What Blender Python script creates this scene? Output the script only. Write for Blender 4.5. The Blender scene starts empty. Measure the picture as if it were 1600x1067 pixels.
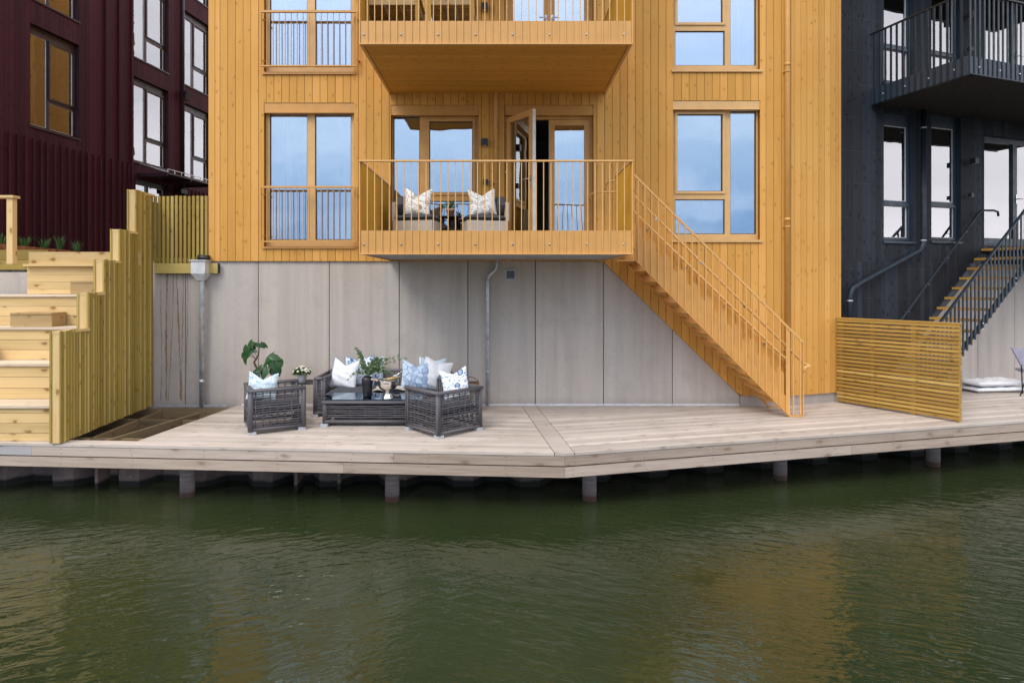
import bpy, math, random
from mathutils import Vector, Matrix
random.seed(7)
R = math.radians
SC = bpy.context.scene
COL = SC.collection

# ------------------------------------------------------------------ camera
FPX, CX, CY, EYE, WATER = 930.0, 786.0, 445.0, 2.18, -0.78
cam_d = bpy.data.cameras.new('camera')
cam = bpy.data.objects.new('camera', cam_d); COL.objects.link(cam)
cam_d.sensor_width = 36.0
cam_d.lens = 36.0 * FPX / 1600.0
cam_d.shift_x = (800 - CX) / 1600.0
cam_d.shift_y = -(533.5 - CY) / 1600.0
cam_d.clip_end = 3000
cam.location = (0, 0, EYE)
cam.rotation_euler = (R(90), 0, 0)
SC.camera = cam

# ------------------------------------------------------------------ world
w = bpy.data.worlds.new('World'); SC.world = w; w.use_nodes = True
nt = w.node_tree; N = nt.nodes; L = nt.links
for n in list(N): N.remove(n)
SUN_EL, SUN_AZ = 48, 215
def nd(tree, t, **kw):
    n = tree.nodes.new(t)
    for k, v in kw.items():
        if k.startswith('i_'):
            n.inputs[int(k[2:])].default_value = v
        else: setattr(n, k, v)
    return n
out = nd(nt, 'ShaderNodeOutputWorld'); bg = nd(nt, 'ShaderNodeBackground'); bg.inputs[1].default_value = 0.12
sky = nd(nt, 'ShaderNodeTexSky', sky_type='NISHITA'); sky.sun_disc = False
sky.sun_elevation = R(SUN_EL); sky.sun_rotation = R(SUN_AZ)
tc = nd(nt, 'ShaderNodeTexCoord'); sep = nd(nt, 'ShaderNodeSeparateXYZ'); L.new(tc.outputs['Generated'], sep.inputs[0])
# overcast deck of cloud, open and blue-grey over the water behind the camera (-Y)
mr = nd(nt, 'ShaderNodeMapRange', interpolation_type='SMOOTHSTEP'); L.new(sep.outputs['Y'], mr.inputs[0])
for i, v in ((1, -0.55), (2, -0.82), (3, 0.0), (4, 1.0)): mr.inputs[i].default_value = v
mz = nd(nt, 'ShaderNodeMapRange', interpolation_type='SMOOTHSTEP'); L.new(sep.outputs['Z'], mz.inputs[0])
for i, v in ((1, 0.62), (2, 0.36), (3, 0.0), (4, 1.0)): mz.inputs[i].default_value = v
mu = nd(nt, 'ShaderNodeMath', operation='MULTIPLY'); L.new(mr.outputs[0], mu.inputs[0]); L.new(mz.outputs[0], mu.inputs[1])
nz = nd(nt, 'ShaderNodeTexNoise'); nz.inputs['Scale'].default_value = 2.6; nz.inputs['Detail'].default_value = 5
mp = nd(nt, 'ShaderNodeMapping'); mp.inputs['Scale'].default_value = (1, 1, 2.5); L.new(tc.outputs['Generated'], mp.inputs[0]); L.new(mp.outputs[0], nz.inputs[0])
cl = nd(nt, 'ShaderNodeValToRGB'); L.new(nz.outputs[0], cl.inputs[0])
cl.color_ramp.elements[0].position = .3; cl.color_ramp.elements[0].color = (6.8, 6.9, 7.3, 1)
cl.color_ramp.elements[1].position = .7; cl.color_ramp.elements[1].color = (10.8, 10.6, 10.9, 1)
bl = nd(nt, 'ShaderNodeValToRGB'); L.new(sep.outputs['Z'], bl.inputs[0])
e = bl.color_ramp.elements
e[0].position = 0.0; e[0].color = (1.4, 2.5, 4.5, 1)
e[1].position = 0.42; e[1].color = (5.5, 6.9, 9.6, 1)
q = e.new(0.10); q.color = (1.7, 3.0, 5.2, 1); q = e.new(0.25); q.color = (4.2, 5.5, 7.3, 1)
skm = nd(nt, 'ShaderNodeMix', data_type='RGBA'); skm.inputs[0].default_value = .12
n2 = nd(nt, 'ShaderNodeTexNoise'); n2.inputs['Scale'].default_value = 5.5; n2.inputs['Detail'].default_value = 6; L.new(mp.outputs[0], n2.inputs[0])
cr = nd(nt, 'ShaderNodeMapRange', interpolation_type='SMOOTHSTEP'); L.new(n2.outputs[0], cr.inputs[0])
for i, v in ((1, .42), (2, .68), (3, 0.0), (4, .38)): cr.inputs[i].default_value = v
cm = nd(nt, 'ShaderNodeMix', data_type='RGBA'); L.new(cr.outputs[0], cm.inputs[0]); L.new(bl.outputs[0], cm.inputs[6]); cm.inputs[7].default_value = (6.2, 7.0, 8.6, 1)
L.new(cm.outputs[2], skm.inputs[6]); L.new(sky.outputs[0], skm.inputs[7])
mx = nd(nt, 'ShaderNodeMix', data_type='RGBA'); L.new(mu.outputs[0], mx.inputs[0]); L.new(cl.outputs[0], mx.inputs[6]); L.new(skm.outputs[2], mx.inputs[7])
L.new(mx.outputs[2], bg.inputs[0]); L.new(bg.outputs[0], out.inputs[0])

# ------------------------------------------------------------------ sun (overcast)
sd = bpy.data.lights.new('sun', 'SUN'); sd.energy = 1.0; sd.angle = R(24); sd.color = (1.0, .95, .88)
so = bpy.data.objects.new('sun', sd); COL.objects.link(so)
az = R(SUN_AZ); v = Vector((math.sin(az) * math.cos(R(SUN_EL)), math.cos(az) * math.cos(R(SUN_EL)), math.sin(R(SUN_EL))))
so.rotation_euler = v.to_track_quat('Z', 'Y').to_euler(); so.location = v * 60
SC.view_settings.view_transform = 'Standard'; SC.view_settings.look = 'None'
SC.view_settings.exposure = 0.80; SC.view_settings.gamma = 1.0

# ------------------------------------------------------------------ materials
MATS = {}
def base_mat(name, rough=.5, metal=0.0, spec=.5):
    m = bpy.data.materials.new(name); m.use_nodes = True
    b = m.node_tree.nodes['Principled BSDF']
    b.inputs['Roughness'].default_value = rough; b.inputs['Metallic'].default_value = metal
    b.inputs['Specular IOR Level'].default_value = spec
    MATS[name] = m
    return m, m.node_tree, b
def mathn(t, op, a, b=None):
    n = t.nodes.new('ShaderNodeMath'); n.operation = op
    for i, x in enumerate((a, b)):
        if x is None: continue
        if isinstance(x, (int, float)): n.inputs[i].default_value = x
        else: t.links.new(x, n.inputs[i])
    return n.outputs[0]
def mixc(t, f, a, b, mode='MIX'):
    n = t.nodes.new('ShaderNodeMix'); n.data_type = 'RGBA'; n.blend_type = mode
    for i, x in ((0, f), (6, a), (7, b)):
        if isinstance(x, (int, float)): n.inputs[i].default_value = x
        elif isinstance(x, tuple): n.inputs[i].default_value = x + (1,)
        else: t.links.new(x, n.inputs[i])
    return n.outputs[2]
def rng(t, x, a, b, c=0.0, d=1.0, smooth=True):
    n = t.nodes.new('ShaderNodeMapRange'); n.interpolation_type = 'SMOOTHSTEP' if smooth else 'LINEAR'
    t.links.new(x, n.inputs[0])
    for i, v in enumerate((a, b, c, d)): n.inputs[i + 1].default_value = v
    return n.outputs[0]
def noise(t, vec, scale, detail=3, rough=.55, dist=0.0, mapping=None):
    if mapping:
        m = t.nodes.new('ShaderNodeMapping'); m.inputs['Scale'].default_value = mapping; t.links.new(vec, m.inputs[0]); vec = m.outputs[0]
    n = t.nodes.new('ShaderNodeTexNoise'); n.inputs['Scale'].default_value = scale; n.inputs['Detail'].default_value = detail
    n.inputs['Roughness'].default_value = rough; n.inputs['Distortion'].default_value = dist
    t.links.new(vec, n.inputs['Vector']); return n
def bump(t, b, h, strength=.3, dist=.01):
    n = t.nodes.new('ShaderNodeBump'); n.inputs['Strength'].default_value = strength; n.inputs['Distance'].default_value = dist
    t.links.new(h, n.inputs['Height']); t.links.new(n.outputs[0], b.inputs['Normal'])
def uvn(t): n = t.nodes.new('ShaderNodeUVMap'); n.uv_map = 'UVMap'; return n.outputs[0]
def objn(t): return t.nodes.new('ShaderNodeTexCoord').outputs['Object']
def tone(t): n = t.nodes.new('ShaderNodeAttribute'); n.attribute_name = 'tone'; return n.outputs['Fac']

def wood(name, col, dark, knot, rough=.6, grain=.35, var=.22, knots=.7, kscale=(4.2, 6.5, 1), alt=None, weather=None, spec=.3, kth=(.55, .6), kr=.17):
    m, t, b = base_mat(name, rough, 0, spec)
    uv = uvn(t); tn = tone(t)
    g = noise(t, uv, 1.0, 4, .6, .4, (1.6, 46, 1)).outputs[0]
    g2 = noise(t, uv, 1.0, 2, .5, .0, (.7, 9, 1)).outputs[0]
    c = mixc(t, mathn(t, 'MULTIPLY', rng(t, g, .4, .75), grain), col, dark)
    c = mixc(t, mathn(t, 'MULTIPLY', rng(t, g2, .45, .8), grain * .7), c, dark)
    if alt: c = mixc(t, rng(t, tn, .45, 1.0), c, mixc(t, .35, alt, c))
    if weather:
        wn = noise(t, objn(t), .9, 4, .6, .2).outputs[0]
        c = mixc(t, mathn(t, 'MULTIPLY', rng(t, wn, .42, .7), .55), c, weather)
    # knots
    mp = t.nodes.new('ShaderNodeMapping'); mp.inputs['Scale'].default_value = kscale
    dn = noise(t, uv, 9, 2).outputs['Color']
    ad = t.nodes.new('ShaderNodeVectorMath'); ad.operation = 'MULTIPLY_ADD'; t.links.new(dn, ad.inputs[0]); ad.inputs[1].default_value = (.10, .07, 0); t.links.new(uv, ad.inputs[2])
    t.links.new(ad.outputs[0], mp.inputs[0])
    vo = t.nodes.new('ShaderNodeTexVoronoi'); vo.voronoi_dimensions = '2D'; vo.inputs['Scale'].default_value = 1; t.links.new(mp.outputs[0], vo.inputs['Vector'])
    sp = t.nodes.new('ShaderNodeSeparateColor'); t.links.new(vo.outputs['Color'], sp.inputs[0])
    k = mathn(t, 'MULTIPLY', rng(t, vo.outputs['Distance'], kr, kr * .3), rng(t, sp.outputs[0], *kth))
    halo = mathn(t, 'MULTIPLY', rng(t, vo.outputs['Distance'], kr * 2.5, .1), rng(t, sp.outputs[0], *kth))
    c = mixc(t, mathn(t, 'MULTIPLY', halo, knots * .35), c, dark)
    c = mixc(t, mathn(t, 'MULTIPLY', k, knots), c, knot)
    f = rng(t, tn, 0, 1, 1 - var, 1 + var * .6, False)
    vm = t.nodes.new('ShaderNodeVectorMath'); vm.operation = 'SCALE'; t.links.new(c, vm.inputs[0]); t.links.new(f, vm.inputs[3])
    t.links.new(vm.outputs[0], b.inputs['Base Color'])
    bump(t, b, g, .25, .004)
    return m
def plain(name, col, rough=.5, metal=0.0, var=.08, nscale=6, bumps=0.0, bscale=80, spec=.5, col2=None):
    m, t, b = base_mat(name, rough, metal, spec)
    o = objn(t); n = noise(t, o, nscale, 4).outputs[0]
    c2 = col2 or tuple(min(1, x * (1 - var * 2)) for x in col)
    t.links.new(mixc(t, rng(t, n, .35, .7), col, c2), b.inputs['Base Color'])
    r = rng(t, n, .3, .7, max(.02, rough - .06), min(1, rough + .08)); t.links.new(r, b.inputs['Roughness'])
    if bumps: bump(t, b, noise(t, o, bscale, 3).outputs[0], bumps, .004)
    return m
wood('orange_paint', (.68, .350, .084), (.55, .262, .050), (.30, .115, .016),   .6, .5, .10, .52, weather=(.63, .295, .060), alt=(.71, .37, .105), spec=.2, kth=(.62, .70), kr=.14)
wood('orange_soffit', (.68, .335, .055), (.56, .26, .036), (.28, .1, .015), .7, .3, .1, .4)
wood('burgundy_paint', (.060, .0145, .0230), (.022, .006, .010), (.014, .004, .006), .65, .5, .3, .5, alt=(.050, .011, .017), spec=.12)
wood('navy_paint', (.029, .0315, .039), (.016, .0175, .022), (.006, .007, .010), .65, .6, .25, .9, alt=(.035, .041, .056), spec=.15)
wood('deck_wood', (.55, .485, .43), (.35, .29, .24), (.20, .12, .08), .7, .6, .17, .4, kscale=(2.2, 5, 1), alt=(.58, .50, .45), weather=(.40, .335, .28))
wood('fascia_wood', (.47, .375, .30), (.28, .20, .15), (.17, .09, .055), .65, .7, .24, .5, kscale=(2.0, 4.5, 1), alt=(.52, .45, .40))
wood('block_wood', (.50, .34, .16), (.34, .21, .08), (.2, .09, .03), .65, .5, .2, .6)
wood('pine_green', (.42, .30, .070), (.27, .18, .034), (.19, .085, .025), .6, .55, .32, .6, alt=(.47, .37, .13))
wood('pine_pale', (.70, .50, .235), (.50, .33, .11), (.26, .11, .04), .6, .5, .2, .85, kscale=(2.6, 5, 1), alt=(.66, .46, .22))
wood('fence_wood', (.47, .275, .062), (.29, .16, .03), (.18, .08, .022), .6, .55, .26, .6, alt=(.48, .34, .10))
wood('tread_wood', (.52, .29, .06), (.36, .18, .03), (.2, .08, .02), .55, .4, .2, .5)
wood('joist_wood', (.24, .17, .095), (.13, .085, .045), (.07, .04, .02), .7, .6, .2, .5)
wood('grey_board', (.44, .42, .42), (.28, .26, .26), (.13, .10, .09), .7, .5, .2, .9, kscale=(2.0, 4.5, 1))
wood('wicker_grey', (.135, .128, .14), (.055, .05, .054), (.04, .035, .035), .5, .6, .35, .2)
wood('wicker_beige', (.50, .43, .36), (.36, .30, .25), (.3, .25, .2), .7, .5, .15, .1)
plain('orange_metal', (.64, .335, .09), .42, 0, .05, 3, .05, 200)
plain('orange_metal_light', (.70, .385, .125), .4, 0, .04, 3)
plain('orange_frame', (.62, .31, .075), .45, 0, .05, 5)
plain('orange_frame_light', (.70, .42, .16), .4, 0, .05, 5)
plain('ochre_panel', (.62, .33, .045), .85, 0, .05, 3, spec=.08)
plain('groove_dark', (.26, .115, .016), .9, 0, .05, 3, spec=.05)
plain('burgundy_frame', (.035, .016, .022), .4, 0, .1, 6)
plain('navy_frame', (.026, .040, .062), .4, 0, .1, 6)
plain('navy_metal', (.015, .025, .038), .42, 0, .12, 8, spec=.3)
plain('dark_soffit', (.022, .018, .020), .8, 0, .15, 14)
plain('white_gasket', (.72, .70, .68), .5)
plain('black_metal', (.012, .012, .014), .45)
plain('steel', (.55, .56, .58), .25, 1.0, .1, 10)
plain('hopper_grey', (.68, .69, .70), .45, 0, .08, 9)
plain('nail_grey', (.20, .21, .23), .5)
plain('galvanised', (.62, .64, .67), .38, .5, .22, 7, col2=(.42, .44, .48))
plain('silver', (.86, .84, .82), .08, 1.0, .04, 4)
plain('grey_slab', (.36, .35, .35), .8, 0, .1, 4, .3, 60)
plain('corten', (.34, .125, .042), .85, 0, .25, 9, .3, 50, col2=(.13, .05, .02))
plain('foot_block', (.42, .44, .47), .6)
plain('seat_dark', (.062, .066, .078), .85, 0, .1, 12, .3, 300)
plain('white_fabric', (.83, .83, .86), .85, 0, .04, 5, .2, 150)
plain('fringe', (.30, .34, .42), .9, 0, .2, 60)
plain('beige_throw', (.62, .55, .48), .9, 0, .12, 40, .5, 160)
plain('quilt_white', (.86, .86, .88), .9, 0, .05, 4, .3, 120)
plain('lavender_fabric', (.34, .33, .42), .8, 0, .08, 10, .2, 200)
plain('vase_black', (.022, .022, .028), .42, 0, .4, 14, .15, 90)
plain('pot_cement', (.55, .56, .57), .75, 0, .12, 20, .2, 90)
plain('terracotta', (.46, .20, .115), .75, 0, .15, 14)
plain('soil', (.03, .02, .014), .95)
plain('bark', (.22, .11, .06), .8, 0, .25, 20, .4, 60)
plain('stem_green', (.07, .12, .03), .6)
plain('bottle_foil', (.68, .50, .42), .3, .8, .1, 30)
plain('bottle_glass', (.03, .045, .02), .1)
plain('gold_foil', (.40, .28, .13), .5, .6, .15, 30)
plain('basket_wood', (.20, .115, .06), .7, 0, .2, 20)
plain('cream_paint', (.78, .70, .58), .6)
plain('interior_wall', (.24, .225, .21), .9, 0, .1, 1)
plain('curtain', (.70, .70, .72), .9, 0, .05, 2)
wood('step_tread', (.68, .56, .42), (.46, .34, .22), (.22, .12, .07), .7, .5, .14, .4)
plain('ground_earth', (.035, .028, .022), .95, 0, .25, 3, .4, 20)
plain('terrace_gravel', (.20, .18, .16), .95, 0, .25, 12, .4, 40)
plain('far_hill', (.030, .042, .030), .95, 0, .4, .12, col2=(.05, .06, .05))
plain('trunk_bark', (.08, .06, .04), .9)
plain('flower_white', (.84, .83, .70), .8, 0, .06, 60)
plain('lens_white', (.6, .6, .58), .3)
def leafmat(name, col, col2, rough=.4):
    m, t, b = base_mat(name, rough, 0, .4)
    tn = tone(t); n = noise(t, objn(t), 30, 2).outputs[0]
    c = mixc(t, tn, col, col2); c = mixc(t, mathn(t, 'MULTIPLY', n, .4), c, tuple(x * .55 for x in col))
    t.links.new(c, b.inputs['Base Color'])
    tr = t.nodes.new('ShaderNodeBsdfTranslucent'); t.links.new(c, tr.inputs[0])
    ms = t.nodes.new('ShaderNodeMixShader'); ms.inputs[0].default_value = .2
    o = t.nodes['Material Output']; t.links.new(b.outputs[0], ms.inputs[1]); t.links.new(tr.outputs[0], ms.inputs[2]); t.links.new(ms.outputs[0], o.inputs[0])
leafmat('monstera_leaf', (.012, .055, .024), (.05, .14, .035), .35)
leafmat('eucalyptus_leaf', (.10, .18, .07), (.26, .33, .19), .5)
leafmat('mum_leaf', (.05, .12, .012), (.12, .22, .03), .5)
leafmat('grass_blade', (.035, .10, .02), (.08, .17, .04), .6)
leafmat('herb_leaf', (.035, .10, .02), (.09, .20, .05), .5)

def concrete():
    m, t, b = base_mat('concrete', .82, 0, .3)
    o = objn(t); tn = tone(t)
    st = noise(t, o, 1, 4, .6, .3, (5, 5, .22)).outputs[0]
    st2 = noise(t, o, 1, 3, .5, .1, (1.3, 1.3, .35)).outputs[0]
    sp = noise(t, o, 130, 3, .7).outputs[0]
    c = mixc(t, rng(t, st, .35, .7), (.55, .485, .428), (.455, .40, .352))
    c = mixc(t, mathn(t, 'MULTIPLY', rng(t, st2, .45, .75), .55), c, (.56, .51, .475))
    bl_ = noise(t, o, 2.2, 5, .65, .3).outputs[0]; sp2 = noise(t, o, 34, 4, .75).outputs[0]
    c = mixc(t, mathn(t, 'MULTIPLY', rng(t, bl_, .5, .72), .35), c, (.36, .32, .295))
    c = mixc(t, mathn(t, 'MULTIPLY', rng(t, sp2, .52, .7), .45), c, (.30, .265, .24))
    c = mixc(t, mathn(t, 'MULTIPLY', rng(t, sp, .5, .8), .28), c, (.22, .195, .18))
    c = mixc(t, mathn(t, 'MULTIPLY', rng(t, sp, .48, .2), .18), c, (.56, .53, .50))
    sx = t.nodes.new('ShaderNodeSeparateXYZ'); t.links.new(o, sx.inputs[0])
    wb = noise(t, o, 3, 3).outputs[0]
    dz = mathn(t, 'ADD', sx.outputs['Z'], mathn(t, 'MULTIPLY', wb, .22))
    c = mixc(t, mathn(t, 'MULTIPLY', rng(t, dz, .32, .1), .35), c, (.24, .215, .19))      # uneven darker band towards the foot
    t.links.new(mixc(t, rng(t, tn, 0, 1, 0, .22), c, (.30, .275, .255)), b.inputs['Base Color'])
    bump(t, b, sp, .25, .003)
concrete()

def glass(name, tint, fac=.42, refl=(.80, .90, 1.0), wob=0.0):
    m = bpy.data.materials.new(name); m.use_nodes = True; t = m.node_tree; MATS[name] = m
    t.nodes.remove(t.nodes['Principled BSDF']); o = t.nodes['Material Output']
    tr = t.nodes.new('ShaderNodeBsdfTransparent'); tr.inputs[0].default_value = tint + (1,)
    gl = t.nodes.new('ShaderNodeBsdfGlossy'); gl.inputs['Roughness'].default_value = .008; gl.inputs['Color'].default_value = refl + (1,)
    if wob:
        n = noise(t, objn(t), 1.1, 2).outputs[0]
        bn = t.nodes.new('ShaderNodeBump'); bn.inputs['Strength'].default_value = wob; bn.inputs['Distance'].default_value = .02
        t.links.new(n, bn.inputs['Height']); t.links.new(bn.outputs[0], gl.inputs['Normal'])
    fr = t.nodes.new('ShaderNodeFresnel'); fr.inputs[0].default_value = 1.5
    f = mathn(t, 'MINIMUM', mathn(t, 'ADD', fr.outputs[0], fac), 1.0)
    ms = t.nodes.new('ShaderNodeMixShader'); t.links.new(f, ms.inputs[0])
    t.links.new(tr.outputs[0], ms.inputs[1]); t.links.new(gl.outputs[0], ms.inputs[2]); t.links.new(ms.outputs[0], o.inputs[0])
glass('window_glass', (.84, .88, .89), .42, (.86, .91, .96), wob=.3)
glass('window_glass_pale', (.80, .82, .82), .36, (.88, .865, .90), wob=.3)
glass('table_glass', (.25, .33, .38), .18)

def water():
    m, t, b = base_mat('water', .04, 0, .5)
    b.inputs['IOR'].default_value = 1.58
    o = objn(t)
    big = noise(t, o, .35, 3, .5).outputs[0]
    t.links.new(mixc(t, rng(t, big, .35, .7), (.019, .028, .0105), (.026, .0355, .0135)), b.inputs['Base Color'])
    def rot(deg):
        q = t.nodes.new('ShaderNodeMapping'); q.inputs['Rotation'].default_value = (0, 0, R(deg)); t.links.new(o, q.inputs[0]); return q.outputs[0]
    va, vb = rot(20), rot(-24)
    a1 = noise(t, va, 1, 2, .5, .5, (2.9, 10.5, 1)).outputs[0]; a2 = noise(t, vb, 1, 2, .5, .5, (3.0, 8.5, 1)).outputs[0]
    c1 = noise(t, va, 1, 2, .5, .2, (10, 27, 1)).outputs[0]; c2 = noise(t, vb, 1, 2, .5, .2, (9, 22, 1)).outputs[0]
    sx = t.nodes.new('ShaderNodeSeparateXYZ'); t.links.new(o, sx.inputs[0])
    wn = noise(t, o, .5, 2).outputs[0]
    side = rng(t, mathn(t, 'ADD', sx.outputs['X'], mathn(t, 'MULTIPLY', wn, 4.0)), -.5, 3.0)       # the wind fans out along the quay
    def mixf(f, x, y): return mathn(t, 'ADD', mathn(t, 'MULTIPLY', x, mathn(t, 'SUBTRACT', 1.0, f)), mathn(t, 'MULTIPLY', y, f))
    calm = rng(t, noise(t, o, .42, 3, .5, .4, (1, 1.6, 1)).outputs[0], .36, .62, .35, 1.0)
    calm2 = rng(t, noise(t, o, .8, 2).outputs[0], .35, .65, .1, 1.0)
    h = mathn(t, 'ADD', mathn(t, 'MULTIPLY', mixf(side, a2, a1), calm), mathn(t, 'MULTIPLY', mixf(side, c2, c1), mathn(t, 'MULTIPLY', calm2, .46)))
    bump(t, b, h, .85, .022)
water()

def sheet_steel():
    m, t, b = base_mat('sheet_steel', .8, 0, .3)
    o = objn(t); sx = t.nodes.new('ShaderNodeSeparateXYZ'); t.links.new(o, sx.inputs[0])
    n = noise(t, o, 3, 4).outputs[0]; n2 = noise(t, o, 30, 3).outputs[0]
    c = mixc(t, rng(t, n, .35, .7), (.21, .155, .14), (.14, .10, .088)); c = mixc(t, mathn(t, 'MULTIPLY', rng(t, n2, .5, .75), .5), c, (.05, .032, .026))
    z = mathn(t, 'ADD', sx.outputs['Z'], mathn(t, 'MULTIPLY', n, .1))
    c = mixc(t, rng(t, z, WATER + .17, WATER + .12), c, (.018, .016, .014))     # tide mark
    vo = t.nodes.new('ShaderNodeTexVoronoi'); vo.inputs['Scale'].default_value = 5.5; t.links.new(o, vo.inputs['Vector'])
    sp = t.nodes.new('ShaderNodeSeparateColor'); t.links.new(vo.outputs['Color'], sp.inputs[0])
    c = mixc(t, mathn(t, 'MULTIPLY', rng(t, vo.outputs['Distance'], .075, .05), rng(t, sp.outputs[0], .75, .78)), c, (.35, .33, .27))  # barnacles
    t.links.new(c, b.inputs['Base Color']); bump(t, b, n2, .4, .01)
sheet_steel()
def piling_mat():
    m, t, b = base_mat('piling_concrete', .75, 0, .3)
    o = objn(t); sx = t.nodes.new('ShaderNodeSeparateXYZ'); t.links.new(o, sx.inputs[0])
    n = noise(t, o, 1, 3, .6, .3, (2, 2, 26)).outputs[0]
    c = mixc(t, rng(t, n, .35, .7), (.24, .205, .21), (.15, .125, .13))
    c = mixc(t, rng(t, sx.outputs['Z'], WATER + .10, WATER + .06), c, (.10, .055, .045))
    t.links.new(c, b.inputs['Base Color'])
piling_mat()

def pattern(name, ground, ink, ink2, scale, kind):
    m, t, b = base_mat(name, .85, 0, .3)
    uv = uvn(t)
    dn = noise(t, uv, 5, 2).outputs['Color']
    ad = t.nodes.new('ShaderNodeVectorMath'); ad.operation = 'MULTIPLY_ADD'; t.links.new(dn, ad.inputs[0]); ad.inputs[1].default_value = (.1, .1, 0); t.links.new(uv, ad.inputs[2])
    vo = t.nodes.new('ShaderNodeTexVoronoi'); vo.voronoi_dimensions = '2D'; vo.inputs['Scale'].default_value = scale; t.links.new(ad.outputs[0], vo.inputs['Vector'])
    d = vo.outputs['Distance']; sp = t.nodes.new('ShaderNodeSeparateColor'); t.links.new(vo.outputs['Color'], sp.inputs[0])
    if kind == 'shell':
        ve = t.nodes.new('ShaderNodeTexVoronoi'); ve.voronoi_dimensions = '2D'; ve.feature = 'DISTANCE_TO_EDGE'; ve.inputs['Scale'].default_value = scale; t.links.new(ad.outputs[0], ve.inputs['Vector'])
        rings = mathn(t, 'SINE', mathn(t, 'MULTIPLY', d, 34))
        c = mixc(t, rng(t, rings, -.1, .5), ground, ink)
        c = mixc(t, rng(t, sp.outputs[0], .35, .5), c, mixc(t, .6, c, ground))
        c = mixc(t, rng(t, ve.outputs['Distance'], .09, .04), c, ink2)
    else:
        big = mathn(t, 'MULTIPLY', rng(t, d, .36, .32), rng(t, sp.outputs[0], .52, .55))
        ring = mathn(t, 'MULTIPLY', rng(t, d, .24, .2), rng(t, sp.outputs[1], .35, .45))
        v2 = t.nodes.new('ShaderNodeTexVoronoi'); v2.voronoi_dimensions = '2D'; v2.inputs['Scale'].default_value = scale * 3.1; t.links.new(ad.outputs[0], v2.inputs['Vector'])
        s2 = t.nodes.new('ShaderNodeSeparateColor'); t.links.new(v2.outputs['Color'], s2.inputs[0])
        sm = mathn(t, 'MULTIPLY', rng(t, v2.outputs['Distance'], .34, .28), rng(t, s2.outputs[0], .5, .55))
        c = mixc(t, sm, ground, ink2); c = mixc(t, big, c, ink); c = mixc(t, mathn(t, 'MULTIPLY', ring, .7), c, mixc(t, .5, ground, ink2))
    t.links.new(c, b.inputs['Base Color'])
pattern('shell_print', (.62, .72, .84), (.10, .21, .40), (.22, .34, .52), 10, 'shell')
pattern('shell_print_pale', (.76, .83, .87), (.16, .31, .44), (.38, .52, .62), 10, 'shell')
pattern('paisley_print', (.82, .84, .87), (.030, .13, .32), (.22, .38, .58), 7.5, 'blob')
pattern('leaf_print', (.80, .78, .74), (.30, .29, .25), (.42, .37, .31), 9, 'blob')

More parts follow.
